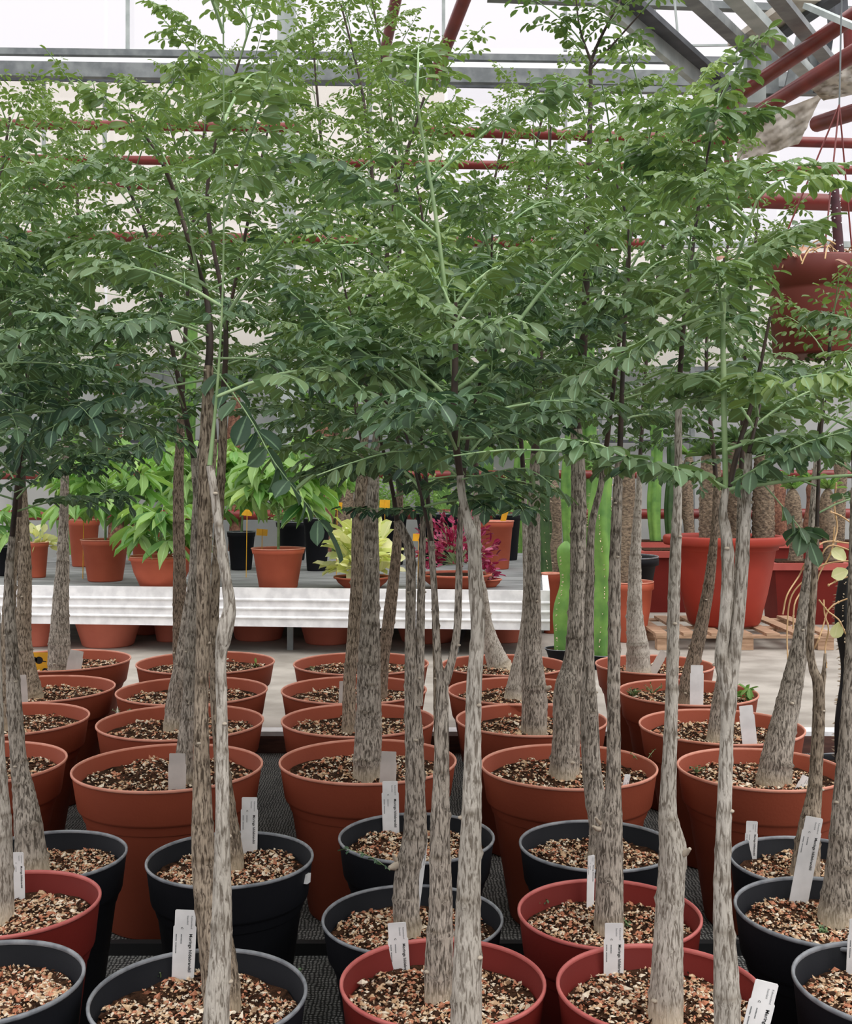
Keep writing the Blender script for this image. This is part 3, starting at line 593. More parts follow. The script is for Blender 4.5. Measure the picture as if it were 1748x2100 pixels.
T('f5', ('k', 186, 630, 1945, .42), [[(458, 2068, 78), (452, 2000, 74), (438, 1905, 66), (425, 1820, 56), (416, 1700, 45), (413, 1500, 31), (416, 1300, 27), (417, 1150, 25), (420, 1000, 27), (424, 880, 27), (428, 750, 18)]],
  [[(428, 750, 17), (431, 690, 15), (422, 600, 12), (392, 510, 10), (365, 420, 9), (336, 340, 8), (270, 235, 4)]],
  'tall brown-grey trunk in the large black pot at the front left', 'bark_brown', 5, .42,
  heroes=[dict(pts=[(432, 700, 2.2), (510, 580, 2.15), (600, 470, 2.1), (700, 380, 2.05), (810, 290, 2.0)], r=.005, pairs=7, pl=.22, age=.35, ls=.034),
          dict(pts=[(412, 735, 2.2), (330, 695, 2.15), (215, 665, 2.05), (60, 640, 1.95)], r=.0042, pairs=6, pl=.24, age=.15, ls=.036),
          dict(pts=[(408, 720, 2.2), (350, 655, 2.2), (310, 590, 2.2), (240, 500, 2.2)], r=.003, pairs=5, pl=.25, age=.15, ls=.034),
          dict(pts=[(412, 610, 2.2), (392, 490, 2.15), (368, 390, 2.1), (310, 270, 2.1)], r=.004, pairs=5, pl=.26, age=.55, ls=.03),
          dict(pts=[(432, 745, 2.2), (474, 800, 2.1), (520, 870, 2.05), (563, 948, 2.0), (615, 1015, 1.97), (672, 1090, 1.95)], r=.0022, simple=1, first=.12, ls=.066, age=.0, hang=.7, sp=.045),
          dict(pts=[(432, 735, 2.2), (540, 740, 2.2), (660, 790, 2.15), (740, 800, 2.15)], r=.003, pairs=4, pl=.25, age=.1, ls=.042),
          dict(pts=[(420, 780, 2.2), (360, 790, 2.15), (200, 830, 2.1), (60, 900, 2.05)], r=.003, pairs=5, pl=.22, age=.0, ls=.044)])
T('f6', ('k', 694, 1015, 1667, .42), [[(905, 1712, 40), (905, 1600, 26), (900, 1450, 22), (893, 1250, 14), (888, 1170, 13), (880, 1050, 12)]], [[(880, 1050, 10), (860, 800, 7), (870, 500, 5), (850, 350, 4)]],
  'black pot right behind the other middle black pot, white label at its back', 'bark_brown', 14, .5)
T('f7', ('k', 660, 1033, 1814, .36), [[(838, 1908, 58), (833, 1850, 53), (836, 1780, 50), (851, 1722, 50), (852, 1643, 42), (849, 1500, 38), (845, 1420, 31), (842, 1300, 22), (843, 1200, 20), (841, 1130, 20), (828, 1095, 18), (815, 1068, 16)], [(855, 1445, 26), (861, 1380, 20), (862, 1300, 18), (866, 1150, 14), (868, 1040, 11)]],
  [[(815, 1068, 12), (800, 980, 8), (745, 760, 6), (700, 560, 4)], [(868, 1040, 9), (850, 850, 6), (880, 560, 4)]],
  'grey trunk forking in two above a knee with a broken stub, middle black pot', 'bark_grey', 14, .42, stub=[(818, 1770, 798, 1780, 16), (815, 1765, 806, 1752, 9)],
  heroes=[dict(pts=[(800, 1785, 2.6), (775, 1765, 2.58), (745, 1750, 2.57), (712, 1742, 2.56)], r=.0012, simple=1, first=.2, ls=.024, age=.0, hang=.2, sp=.03),
          dict(pts=[(940, 1060, 2.5), (880, 1040, 2.45), (800, 1045, 2.4), (700, 1040, 2.38)], r=.0016, pairs=6, pl=.13, age=.0, ls=.028)])
T('f8', ('r', 697, 1120, 1924, .42), [[(899, 2052, 56), (901, 1950, 56), (904, 1850, 48), (903, 1700, 42), (906, 1550, 31), (908, 1400, 24), (908, 1375, 24)], [(912, 1400, 22), (928, 1350, 17), (938, 1290, 16), (941, 1200, 15), (943, 1100, 13), (946, 1040, 12)], [(905, 1400, 18), (897, 1330, 13), (893, 1246, 12), (889, 1177, 12), (885, 1109, 12)]],
  [[(946, 1040, 10), (960, 900, 8), (1000, 700, 6), (1010, 480, 4)], [(885, 1109, 8), (860, 1000, 6), (820, 860, 5), (740, 780, 4)]],
  'deeply furrowed grey trunk forking like a Y in the front middle red pot', 'bark_grey', 12, .42, age=(.05, .3))
T('f9', ('k', 1065, 1385, 1682, .42), [[(1242, 1768, 74), (1236, 1700, 56), (1222, 1640, 44), (1213, 1560, 40), (1208, 1450, 36), (1208, 1380, 24), (1208, 1300, 20), (1210, 1200, 18), (1214, 1080, 15), (1232, 1000, 13), (1240, 950, 12)]], [[(1240, 950, 11), (1270, 700, 8), (1300, 450, 6), (1350, 260, 4)]],
  'trunk leaning on its neighbour in the rear black pot right of centre', 'bark_grey', 14, .5)
T('f10', ('r', 1062, 1437, 1803, .42), [[(1249, 1908, 64), (1250, 1850, 57), (1250, 1750, 53), (1253, 1690, 48), (1258, 1620, 33), (1259, 1500, 28), (1260, 1300, 26), (1262, 1150, 23), (1267, 1010, 19), (1272, 920, 14)]], [[(1272, 920, 12), (1280, 700, 8), (1290, 480, 6), (1250, 330, 4)]],
  'grey trunk with a spiky knot, in the rear of the two right red pots', 'bark_grey', 14, .45, stub=[(1232, 1700, 1216, 1694, 10), (1232, 1688, 1222, 1676, 8)])
T('f11', ('r', 1142, 1565, 1936, .44), [[(1365, 2086, 76), (1368, 2000, 66), (1372, 1900, 57), (1378, 1800, 54), (1380, 1740, 54), (1372, 1690, 42), (1370, 1650, 35), (1376, 1500, 28), (1381, 1300, 25), (1385, 1150, 23), (1391, 1000, 16), (1392, 850, 14), (1394, 780, 12)]],
  [[(1394, 780, 11), (1405, 640, 9), (1425, 480, 7), (1440, 380, 6)], [(1440, 380, 6), (1465, 250, 4), (1482, 185, 3)]],
  'pale grey trunk with an upward stub at mid height, front right red pot', 'bark_light', 9, .33, sparse=(1,), stub=[(1398, 1752, 1416, 1740, 13)])
T('f12', ('k', 1501, 1820, 1715, .42), [[(1650, 1802, 64), (1660, 1700, 46), (1673, 1600, 28), (1680, 1420, 23), (1668, 1370, 17), (1662, 1320, 15), (1670, 1200, 14), (1676, 1080, 12)], [(1682, 1430, 18), (1690, 1380, 9), (1693, 1340, 5)]],
  [[(1676, 1080, 9), (1682, 900, 6), (1690, 800, 4)]],
  'thin knobbly dark trunk behind the tilted label, rear black pot at right', 'bark_brown', 7, .32)
T('f13', ('k', 1512, 1900, 1798, .45), [[(1722, 1884, 90), (1728, 1800, 68), (1735, 1650, 52), (1741, 1500, 38), (1750, 1300, 26), (1755, 1000, 18)]], [[(1755, 1000, 14), (1752, 880, 9), (1765, 740, 5)]],
  'thick furrowed grey trunk at the right picture edge in a black pot', 'bark_grey', 6, .34)
T('f14', ('k', 1634, 2060, 1930, .46), [[(1850, 2040, 70), (1850, 1700, 40), (1850, 1200, 22), (1850, 950, 16)]], [[(1850, 950, 12), (1830, 700, 8), (1800, 500, 4)]],
  'black pot cut by the lower right corner of the picture', 'bark_light', 2, .25)
# --- three trees of the row nearest the camera, their pots below the picture
T('g1', ('k', 0, 0, 0, .42), [[(443, 2330, 66), (443, 2100, 56), (449, 2000, 48), (455, 1909, 43), (456, 1800, 36), (456, 1700, 29), (456, 1500, 23), (454, 1400, 22), (453, 1345, 24), (462, 1290, 34), (471, 1245, 26), (466, 1200, 22), (456, 1130, 21), (447, 1065, 19), (438, 1000, 17), (430, 955, 16)]],
  [[(430, 955, 11, 1), (440, 860, 7), (452, 700, 5), (459, 480, 4), (458, -20, 3)]],
  'pale foreground trunk with a sharp bulging elbow level with the white bench', 'bark_light', 4, .36, direct=(1.70, .2, (443-CX)*1.70/F), depthz=1.70, age=(.2, .7))
T('g2', ('r', 0, 0, 0, .42), [[(955, 2260, 72), (956, 2100, 64), (960, 1909, 55), (966, 1700, 44), (971, 1500, 33), (973, 1400, 31), (980, 1300, 28), (979, 1250, 29), (975, 1200, 27), (973, 1120, 26), (966, 1090, 26), (955, 1050, 18), (947, 1010, 17), (944, 975, 16)]],
  [[(944, 975, 15), (932, 870, 15), (934, 740, 13), (935, 620, 7)], [(930, 770, 9, 1), (914, 600, 9), (890, 415, 8), (863, 255, 6), (848, 150, 4)]],
  'pale smooth foreground trunk rising from the bottom edge in the middle of the picture', 'bark_light', 6, .36, direct=(1.78, .2, (955-CX)*1.78/F), depthz=1.78, age=(.15, .6),
  heroes=[dict(pts=[(936, 800, 1.78), (1000, 745, 1.78), (1130, 577, 1.78), (1272, 455, 1.77), (1400, 385, 1.76), (1560, 345, 1.75), (1740, 335, 1.75)], r=.0045, pairs=9, pl=.16, age=.45, ls=.032, first=.35),
          dict(pts=[(938, 975, 1.78), (880, 930, 1.74), (770, 827, 1.70), (700, 760, 1.68)], r=.0025, pairs=4, pl=.2, age=.25, ls=.036),
          dict(pts=[(938, 965, 1.78), (850, 925, 1.72), (760, 937, 1.68), (650, 975, 1.66)], r=.0024, simple=1, first=.15, age=.3, ls=.042, hang=.9),
          dict(pts=[(934, 850, 1.78), (850, 800, 1.76), (780, 745, 1.75), (700, 690, 1.74), (552, 560, 1.72)], r=.0032, pairs=7, pl=.2, age=.1, ls=.034),
          dict(pts=[(938, 900, 1.78), (1030, 890, 1.74), (1120, 850, 1.70), (1200, 840, 1.68)], r=.003, pairs=4, pl=.22, age=.15, ls=.038),
          dict(pts=[(938, 930, 1.78), (950, 860, 1.70), (1000, 800, 1.66), (1010, 740, 1.62)], r=.0025, pairs=3, pl=.25, age=.1, ls=.038),
          dict(pts=[(938, 985, 1.78), (1010, 970, 1.74), (1080, 960, 1.70), (1140, 1000, 1.68)], r=.002, simple=1, first=.15, age=.15, ls=.04, hang=.6)])
T('g3', ('k', 0, 0, 0, .42), [[(1496, 2330, 66), (1494, 2150, 58), (1490, 2000, 52), (1482, 1850, 37), (1485, 1700, 30), (1491, 1500, 27), (1495, 1420, 34), (1480, 1350, 27), (1487, 1280, 25), (1493, 1180, 26), (1490, 1100, 24), (1483, 1050, 18), (1490, 1000, 14)], [(1496, 1430, 28), (1506, 1340, 28), (1517, 1246, 25), (1524, 1143, 24), (1532, 1006, 19), (1536, 930, 14)]],
  [[(1489, 1010, 11, 1), (1485, 800, 12), (1486, 620, 9), (1522, 500, 7), (1553, 410, 5)], [(1495, 1000, 13), (1520, 900, 11), (1545, 820, 9), (1580, 650, 6)], [(1536, 930, 9), (1560, 830, 5)]],
  'pale foreground trunk splitting into two upright stems near the right side', 'bark_light', 4, .26, direct=(1.65, .2, (1496-CX)*1.65/F), depthz=1.65, age=(.2, .6),
  heroes=[dict(pts=[(1497, 1003, 1.65), (1600, 988, 1.62), (1748, 975, 1.6), (1900, 985, 1.58)], r=.0042, pairs=3, pl=.25, age=.3, first=.75),
          dict(pts=[(1497, 1005, 1.65), (1410, 962, 1.62), (1310, 950, 1.60), (1230, 912, 1.58), (1150, 900, 1.56)], r=.0032, pairs=6, pl=.16, age=.25, ls=.04, first=.2),
          dict(pts=[(1330, 952, 1.61), (1240, 935, 1.60), (1150, 926, 1.59), (1040, 922, 1.58), (930, 935, 1.57)], r=.0028, simple=1, first=.2, age=.3, ls=.038),
          dict(pts=[(1500, 992, 1.65), (1570, 950, 1.6), (1660, 905, 1.55), (1760, 880, 1.5)], r=.0022, simple=1, first=.1, age=.1, ls=.036, hang=.8),
          dict(pts=[(1545, 830, 1.65), (1600, 790, 1.6), (1700, 765, 1.58), (1800, 790, 1.55)], r=.003, pairs=5, pl=.15, age=.7, ls=.034, hang=.7),
          dict(pts=[(1486, 640, 1.65), (1400, 665, 1.66), (1300, 715, 1.66), (1150, 790, 1.66)], r=.003, pairs=6, pl=.2, age=.3, ls=.034),
          dict(pts=[(1553, 410, 1.65), (1600, 370, 1.65), (1690, 360, 1.65), (1760, 390, 1.65)], r=.0025, pairs=4, pl=.22, age=.75, ls=.028),
          dict(pts=[(1520, 940, 1.65), (1590, 1020, 1.66), (1655, 1100, 1.66)], r=.002, pairs=1, pl=.2, age=.1, first=.9)])

_t = TREES['f4']; q = MB(); _a = math.radians(-14); _c = np.array((_t['c'][0]+_t['R']*.975*math.cos(_a), _t['Z']+_t['R']*.975*math.sin(_a), _t['H']-.035)); _n = np.array((math.cos(_a), math.sin(_a), 0)); _s = np.array((-_n[1], _n[0], 0))
q.add([_c+_n*o+_s*u+UP*v for o in (.006, -.004) for u, v in ((-.014, -.010), (.010, -.013), (.014, .009), (-.010, .012))], [(0, 1, 2, 3), (7, 6, 5, 4), (0, 4, 5, 1), (1, 5, 6, 2), (2, 6, 7, 3), (3, 7, 4, 0)]); tag(q.build('white_sticker', M['label'], _t['root'], smooth=False), 'small white sticker')
# ------------------------------------------------------------------ plant labels
def text_mesh(body, size, bold=False):
    cu = bpy.data.curves.new('lettering', 'FONT'); cu.body = body; cu.size = size; cu.offset = size*.02 if bold else 0; cu.resolution_u = 2
    o = bpy.data.objects.new('lettering', cu); COL.objects.link(o); dg = bpy.context.evaluated_depsgraph_get(); dg.update()
    me = bpy.data.meshes.new_from_object(o.evaluated_get(dg)); bpy.data.objects.remove(o); bpy.data.curves.remove(cu)
    V = np.array([v.co[:] for v in me.vertices]) if len(me.vertices) else np.zeros((0, 3)); Fc = [tuple(p.vertices) for p in me.polygons]; bpy.data.meshes.remove(me)
    return V, Fc
TXT = {}
def plant_label(tk, xb, yb, xt, yt, wpx, text, label, m=None, yaw=0, long=0):
    t = TREES[tk]; Z = (CH-t['zs'])*F/(yb-YH); Z = max(min(Z, t['Z']+.8*t['R']), t['Z']-.78*t['R'])
    a = P(xb, yb, Z); tp = P(xt, yt, Z+.0); w = wpx*Z/F; dirv = tp-a; L = np.linalg.norm(dirv); dz = dirv/L
    a = a-dz*max(0, (a[2]-t['zs'])/max(dz[2], .2)+.015); L = np.linalg.norm(tp-a)
    y = np.array((math.sin(yaw), -math.cos(yaw), .0)); y = unit(y-dz*np.dot(y, dz)); x = np.cross(y, dz)*-1; x = unit(x)
    if x[0] < 0: x = -x
    nrm = y                                              # faces the camera
    c = tp
    def W(u, v, o=0.0): return c+x*u-dz*v+nrm*o           # u across from centre, v down from the top
    head = min(.032, L*.35); hw = w/2; nw = w/2*.9
    prof = [(-nw+.002, 0), (nw-.002, 0), (nw, .002), (nw, head), (hw, head+.003), (hw*.97, L-.012), (hw*.3, L), (-hw*.3, L), (-hw*.97, L-.012), (-hw, head+.003), (-nw, head), (-nw, .002)]
    n = len(prof); q = MB(); V = [W(u, v, .0008) for u, v in prof]+[W(u, v, -.0008) for u, v in prof]
    q.add(V, [tuple(range(n)), tuple(range(2*n-1, n-1, -1))]+[(i, (i+1) % n, (i+1) % n+n, i+n) for i in range(n)])
    root = empty('plant_label', a, label, 'plant label')
    q.build('label_plate', M[m or ('label' if text else 'label_grey')], root, smooth=False)
    if text:
        s = w/.045
        for body, size, u, v, bold, mm in (('Kakteenland', .0052, .30, .10, 0, 'ink_grey'), ('Steinfeld', .0052, .12, .10, 0, 'ink_grey'), ('Moringa hildebrandtii', .0088, .28, .44, 1, 'ink'), ('C', .006, -.12, .32, 1, 'ink')):
            if body not in TXT: TXT[body] = text_mesh(body, 1.0, bold)
            TV, TF = TXT[body]
            hl = .105*s
            V = [W(u*w+(pp[1]-.35)*size*s, v*hl+pp[0]*size*s, .0013) for pp in TV]   # reads from the top downwards
            q = MB(); q.add(V, TF); q.build('lettering', M[mm], root, smooth=False)
        q = MB()
        for u, v0, v1 in ((-.14, .45, .62), (-.36, .45, .58), (-.36, .61, .80)):
            z = v0*.105*s
            while z < v1*.105*s:
                q.add([W(u*w-.0010*s, z, .0013), W(u*w+.0010*s, z, .0013), W(u*w+.0010*s, z+.0018*s, .0013), W(u*w-.0010*s, z+.0018*s, .0013)], [(0, 1, 2, 3)]); z += .0024*s
        q.build('small_print', M['ink_grey'], root, smooth=False)
    return root
plant_label('b4', 363, 1625, 364, 1545, 37, 0, 'blank grey plant label in the front rim of the big left terracotta pot')
plant_label('f4', 511, 1732, 512, 1635, 35, 1, 'white printed label at the back of the left rear black pot')
plant_label('f5', 376, 1985, 381, 1866, 47, 1, 'large white printed label left of the trunk in the front left black pot')
plant_label('f2', 38, 1828, 36, 1748, 27, 1, 'small white printed label beside the trunk in the left red pot')
plant_label('a1', 147, 1395, 158, 1334, 31, 0, 'slanted blank grey label right of the swollen trunk at far left')
plant_label('a2', 50, 1450, 46, 1384, 17, 0, 'narrow pale label left of a trunk in the second left terracotta pot')
plant_label('c4', 795, 1622, 798, 1541, 34, 0, 'blank grey label in the front rim of the middle big terracotta pot')
plant_label('f6', 802, 1694, 800, 1602, 35, 1, 'white printed label at the back of the middle rear black pot')
plant_label('f7', 858, 1835, 872, 1722, 20, 1, 'narrow leaning white label touching the right side of the kneed trunk', yaw=.9)
plant_label('f8', 820, 1980, 814, 1892, 42, 1, 'white printed label standing left in the front middle red pot')
plant_label('c2', 701, 1450, 702, 1397, 13, 0, 'narrow white label left of the brown trunk, second row middle')
plant_label('d4', 1277, 1640, 1288, 1588, 16, 1, 'small label with dark print leaning in the terracotta pot right of centre', yaw=.5)
plant_label('f10', 1211, 1850, 1213, 1754, 20, 1, 'narrow white label beside the knotted trunk in the rear right red pot', yaw=.6)
plant_label('f11', 1259, 1992, 1260, 1893, 42, 1, 'upright white printed label standing left in the front right red pot')
plant_label('g3', 1520, 2230, 1574, 2013, 54, 1, 'large tilted white printed label at the bottom edge right of the front red pot')
plant_label('e2', 1429, 1462, 1430, 1364, 28, 0, 'upright blank white label right of the dark slanting trunk', 'label')
plant_label('e3', 1541, 1548, 1530, 1447, 31, 0, 'tilted blank white label in the third row right terracotta pot', 'label')
plant_label('e1', 1336, 1384, 1363, 1336, 18, 0, 'grey label leaning right behind the straight thin trunk, rearmost right')
plant_label('f12', 1540, 1752, 1543, 1684, 26, 1, 'small white printed label at the left back of the right rear black pot')
plant_label('f13', 1641, 1835, 1671, 1676, 40, 1, 'long white printed label leaning right in the right black pot')
plant_label('f14', 1757, 1980, 1762, 1885, 42, 1, 'white label cut by the right edge in the corner black pot')
plant_label('e4', 1640, 1622, 1655, 1592, 26, 1, 'short white label half sunk in the big right terracotta pot', yaw=.4)
def price_tag():
    t = TREES['a1']; Z = t['Z']-.05; root = empty('price_tag', P(90, 1395, Z), 'orange-yellow price tag with dark print in front of the swollen trunk at far left', 'price tag')
    q = MB(); prof = [(58, 1338), (104, 1338), (109, 1342), (110, 1366), (105, 1370), (92, 1371), (84, 1400), (70, 1400), (66, 1371), (58, 1370)]
    n = len(prof); V = [P(x, y, Z) for x, y in prof]+[P(x, y, Z+.002) for x, y in prof]
    q.add(V, [tuple(range(n)), tuple(range(2*n-1, n-1, -1))]+[(i, (i+1) % n, (i+1) % n+n, i+n) for i in range(n)]); q.build('tag_plate', M['yellow'], root, smooth=False)
    q = MB()
    for x, y, r in ((70, 1353, 6), (80, 1354, 7.5), (92, 1375, 5)):
        V = [P(x+r*math.cos(a)*1.1, y+r*math.sin(a), Z-.001) for a in np.linspace(0, 2*math.pi, 14, endpoint=False)]; q.add(V, [tuple(range(14))])
    q.add([P(88, 1355, Z-.001), P(95, 1356, Z-.001), P(95, 1358, Z-.001), P(88, 1357, Z-.001)], [(0, 1, 2, 3)])
    q.build('print', M['ink'], root, smooth=False)
price_tag()

# ------------------------------------------------------------------ small seedlings in the pots
def seedling(tk, x, y, h, n, ls, label, m='lime', Z=None):
    t = TREES[tk]; Zp = (CH-t['zs'])*F/(y-YH); Zp = max(min(Zp, t['Z']+.85*t['R']), t['Z']-.85*t['R']); b0 = P(x, y, Zp); b0[2] = t['zs']+.002
    root = empty('weed_seedling', b0, label, 'seedling'); q = MB(); LV = Leaves()
    for k in range(n):
        az = rng.random()*6.28; d = unit(np.array((math.cos(az)*.6, math.sin(az)*.6, 1))); p = arc(b0-d*.004, d, h*rng.uniform(.5, 1), .8, 4)
        q.tube(p, .0009, 4, 1)
        for j in (2, 3, 4):
            for s in (-1, 1):
                dd = unit(np.cross(d, UP)*s+rng.normal(0, .4, 3)); LV.add(p[j], dd, UP+rng.normal(0, .3, 3), ls, ls*.6, rng.random(), rng.random()*.5)
    LV.flush(q, T_LO, 0); q.build('sprout', [M[m], M['stalk']], root)
seedling('b1', 520, 1368, .05, 1, .030, 'single bright green seedling right in the rearmost left terracotta pot')
seedling('b3', 250, 1475, .06, 4, .008, 'faint feathery weed at the left rim of the third row left pot', 'leaf')
seedling('f5', 322, 1978, .035, 6, .010, 'small dark green weed behind the big label in the front left black pot', 'leaf')
seedling('f5', 600, 2010, .03, 4, .010, 'pale weed at the right rim of the front left black pot', 'leaf')
seedling('d4', 1320, 1578, .09, 3, .010, 'yellow-green feathery weed at the right rim, big pot right of centre', 'leaf_far')
seedling('e2', 1300, 1430, .05, 14, .012, 'mat of yellow-green moss and dry stalks in the second row right pot', 'leaf_far')
seedling('e2', 1340, 1425, .06, 10, .010, 'dry grassy weeds beside the moss in the second row right pot', 'leaf_far')
seedling('e2', 1525, 1440, .12, 3, .05, 'bright green seedling with lobed leaves at the right rim, second row right')
seedling('e4', 1430, 1588, .04, 5, .010, 'flat weed by the left rim of the big right terracotta pot', 'leaf_far')
seedling('f10', 1110, 1862, .03, 5, .010, 'tiny green weed left in the rear right red pot', 'leaf')
seedling('f10', 1290, 1900, .02, 4, .010, 'tiny dark weed right of the trunk in the rear right red pot', 'leaf')
seedling('f13', 1690, 1915, .02, 5, .010, 'flat green weed by the front rim of the right black pot', 'leaf')
seedling('c1', 640, 1375, .04, 3, .009, 'faint weed at left in the rearmost middle pot', 'leaf_far')
seedling('c1', 830, 1372, .04, 3, .009, 'faint weed at right in the rearmost middle pot', 'leaf_far')

# ------------------------------------------------------------------ black edging board across the bed
b = MB(); b.bar((-4.5, 3.30, .018), (4.5, 3.30, .018), .03, .036); tag(b.build('edging_board', M['water_dark'], smooth=False), 'low black edging strip across the fabric between the terracotta and front pots', 'edging strip')

# ------------------------------------------------------------------ white bench
bl, br_ = P(-260, 1203, 8.55), P(1128, 1212, 8.05); bt = .59
def bench():
    dx = unit(np.array((br_[0]-bl[0], br_[1]-bl[1], 0))); dy = np.array((-dx[1], dx[0], 0)); A = np.array((bl[0], bl[1], 0)); Lx = np.linalg.norm((br_-bl)[:2]); D = 4.4
    root = empty('display_bench', (A+dx*Lx/2)*np.array((1, 1, 0))+np.array((0, 0, CZ)), 'long white aluminium bench with ribbed front covered in grey matting', 'bench')
    def Wp(u, v, z): return A+dx*u+dy*v+UP*z
    prof = [(0, bt), (0, bt-.075), (-.012, bt-.085), (-.012, bt-.092), (0, bt-.10), (0, bt-.14), (-.012, bt-.15), (-.012, bt-.157), (0, bt-.165), (0, bt-.205), (-.012, bt-.215), (-.012, bt-.222), (0, bt-.23), (0, bt-.285), (.03, bt-.285), (.03, bt)]
    q = MB(); n = len(prof); V = [Wp(0, v, z) for v, z in prof]+[Wp(Lx, v, z) for v, z in prof]
    q.add(V, [(i, i+n, (i+1) % n+n, (i+1) % n) for i in range(n)]+[tuple(range(n)), tuple(range(2*n-1, n-1, -1))]); q.build('front_rail', M['white'], root, smooth=False)
    q = MB(); V = [Wp(Lx-.05, .03, bt-.285), Wp(Lx, .03, bt-.285), Wp(Lx, D, bt-.285), Wp(Lx-.05, D, bt-.285)]; V += [v+UP*.285 for v in V]; q.hexa(V); q.build('side_rail', M['white'], root, smooth=False)
    q = MB(); V = [Wp(0, .03, bt-.08), Wp(Lx-.05, .03, bt-.08), Wp(Lx-.05, D, bt-.08), Wp(0, D, bt-.08)]; V += [v+UP*.055 for v in V]; q.hexa(V)
    q.build('matting', noisy('grey_bench_mat', (98, 100, 100), (146, 148, 148), 3, .85, .4, 30, stretch=(1, 7, 1)), root, smooth=False)
    for u in (Lx*.05, Lx*.31, Lx*.62, Lx*.865):
        for v in (.25, 3.8):
            q = MB(); a = Wp(u, v, CZ); q.bar(a, a+UP*(bt-.08-CZ), .045, .045); q.build('leg', M['steel'], root, smooth=False)
    for u in (Lx*.31, Lx*.865):
        q = MB(); q.bar(Wp(u, .25, CZ+.03), Wp(u, 3.8, CZ+.03), .03, .03); q.build('floor_rail', M['steel_dark'], root, smooth=False)
    return root
bench(); BS = bt-.025
def Zs(y, z=BS): return (CH-z)*F/(y-YH)

# ------------------------------------------------------------------ pots and plants on and under the bench
def stand_pot(x, w, yrim, Z, z0, color, kind, label, name='flower_pot', cat='flower pot', H=None, fill=True):
    R = w*Z/F/2; c = P(x, 0, Z); c[2] = z0; H = H or max(.06, CH-(yrim-YH)*Z/F-z0)
    root = empty(name, c, label, cat); make_pot(root, tuple(c), R, H, color, kind, seg=40, lip=.006)
    if fill:
        q = MB(); q.lathe([(0, H*.9+.006), (R*.45, H*.9), (R*.9, H*.88), (R*.9, H*.86)], 24, tuple(c)); q.build('soil', M['soil'], root)
    return root, c+np.array((0, 0, H*.9)), R
def palmate(q, LV, p, d, l, n, m=0):
    """fan of drooping lance-shaped leaflets at the end of a petiole"""
    d = unit(d); s = unit(np.cross(d, UP)+1e-3); nn = np.cross(s, d); rn = rng.random()
    for k in range(n):
        a = (k-(n-1)/2)/max(1, (n-1)/2)*2.2
        dr = unit(d*math.cos(a)+s*math.sin(a)-UP*rng.uniform(.25, .75)); LV.add(p, dr, UP*.9+d*.4, l*(1-.25*abs(a)/2.2)*rng.uniform(.85, 1.15), l*.38, np.clip(rn+rng.normal(0, .15), 0, 1), np.clip(rng.normal(.25, .2), 0, 1))
def pachira(root, b0, h, n, l, spread, stem=.012):
    q = MB(); LV = Leaves(); s = MB(); s.tube(arc(b0-UP*.03, UP+rng.normal(0, .04, 3), h*.75, .05, 5), np.linspace(stem, stem*.5, 6), 8); s.build('stem', M['twig_green'], root)
    for k in range(n):
        az = k*2.4+rng.random(); t = .35+.65*k/n; st = b0+UP*h*.7*t; el = rng.uniform(.2, 1.2); d = unit(np.array((math.cos(az), math.sin(az), el))); p = arc(st, d, spread*rng.uniform(.6, 1.2), .5, 4)
        q.tube(p, .003, 4, 1); palmate(q, LV, p[-1], p[-1]-p[-2], l, 6)
    LV.flush(q, T_LANCE, 0); q.build('foliage', [M['lime'], M['stalk']], root)
for (x, w, yr, Z, col, kind, h, n, l, sp, lab) in (
    (216, 100, 1106, 9.1, 'l', 'round', .75, 20, .26, .30, 'palm-leaved green plant in the terracotta pot at the left back of the bench'),
    (331, 132, 1140, 8.55, 'l', 'bowl', .42, 13, .24, .22, 'low plant with striped drooping leaves in the front bench pot, left'),
    (571, 112, 1124, 8.5, 'l', 'round', .95, 24, .27, .30, 'tall bushy green plant in the terracotta pot at the middle of the bench'),
    (495, 60, 1090, 10.2, 'k', 'round', .95, 18, .26, .28, 'bushy green plant in the small black pot, middle of the bench'),
    (650, 58, 1062, 10.1, 'k', 'round', .80, 18, .26, .30, 'bushy green plant in the tall black pot right of the middle of the bench'),
    (400, 70, 1085, 10.3, 'l', 'round', .90, 18, .26, .30, 'green plant half hidden behind the tall trunks on the bench'),
    (172, 66, 1065, 10.6, 'l', 'round', .80, 16, .26, .26, 'rear potted green plant with a yellow tag at the left of the bench'),
    (18, 60, 1120, 9.6, 'k', 'round', .40, 10, .20, .18, 'yellow-green leafy plant in a black pot at the left picture edge'),
    (300, 70, 1075, 11.0, 'l', 'round', 1.0, 20, .27, .30, 'tallest bright green plant at the back of the bench, left of centre')):
    root, top, R = stand_pot(x, w, yr, Z, BS, col, kind, lab, 'potted_foliage_plant', 'potted plant'); pachira(root, top, h*1.05, int(n*1.25), l*1.12, sp)
root, top, R = stand_pot(78, 44, 1112, 9.4, BS, 'l', 'round', 'small terracotta pot with a wilting cream plant at the left end of the bench', 'potted_foliage_plant', 'potted plant')
def bushy(root, top, r, h, n, l, m, wf=.8, name='foliage'):
    q = MB(); LV = Leaves()
    for k in range(n):
        a = rng.random()*6.28; ph = math.acos(rng.uniform(-.1, 1)); rr = rng.uniform(.35, 1); d = np.array((math.cos(a)*math.sin(ph), math.sin(a)*math.sin(ph), math.cos(ph)))
        p = top+d*np.array((r, r, h))*rr; LV.add(p, unit(d+UP*.1+rng.normal(0, .4, 3)), UP+rng.normal(0, .5, 3), l*rng.uniform(.7, 1.2), l*wf, rng.random(), max(0, rng.random()-.6)*1.6)
        if k % 5 == 0: q.tube(np.array([top-UP*.02, (top+p)/2, p]), .002, 4, 1)
    LV.flush(q, T_LO, 0); q.build(name, [M[m], M['stalk']], root)
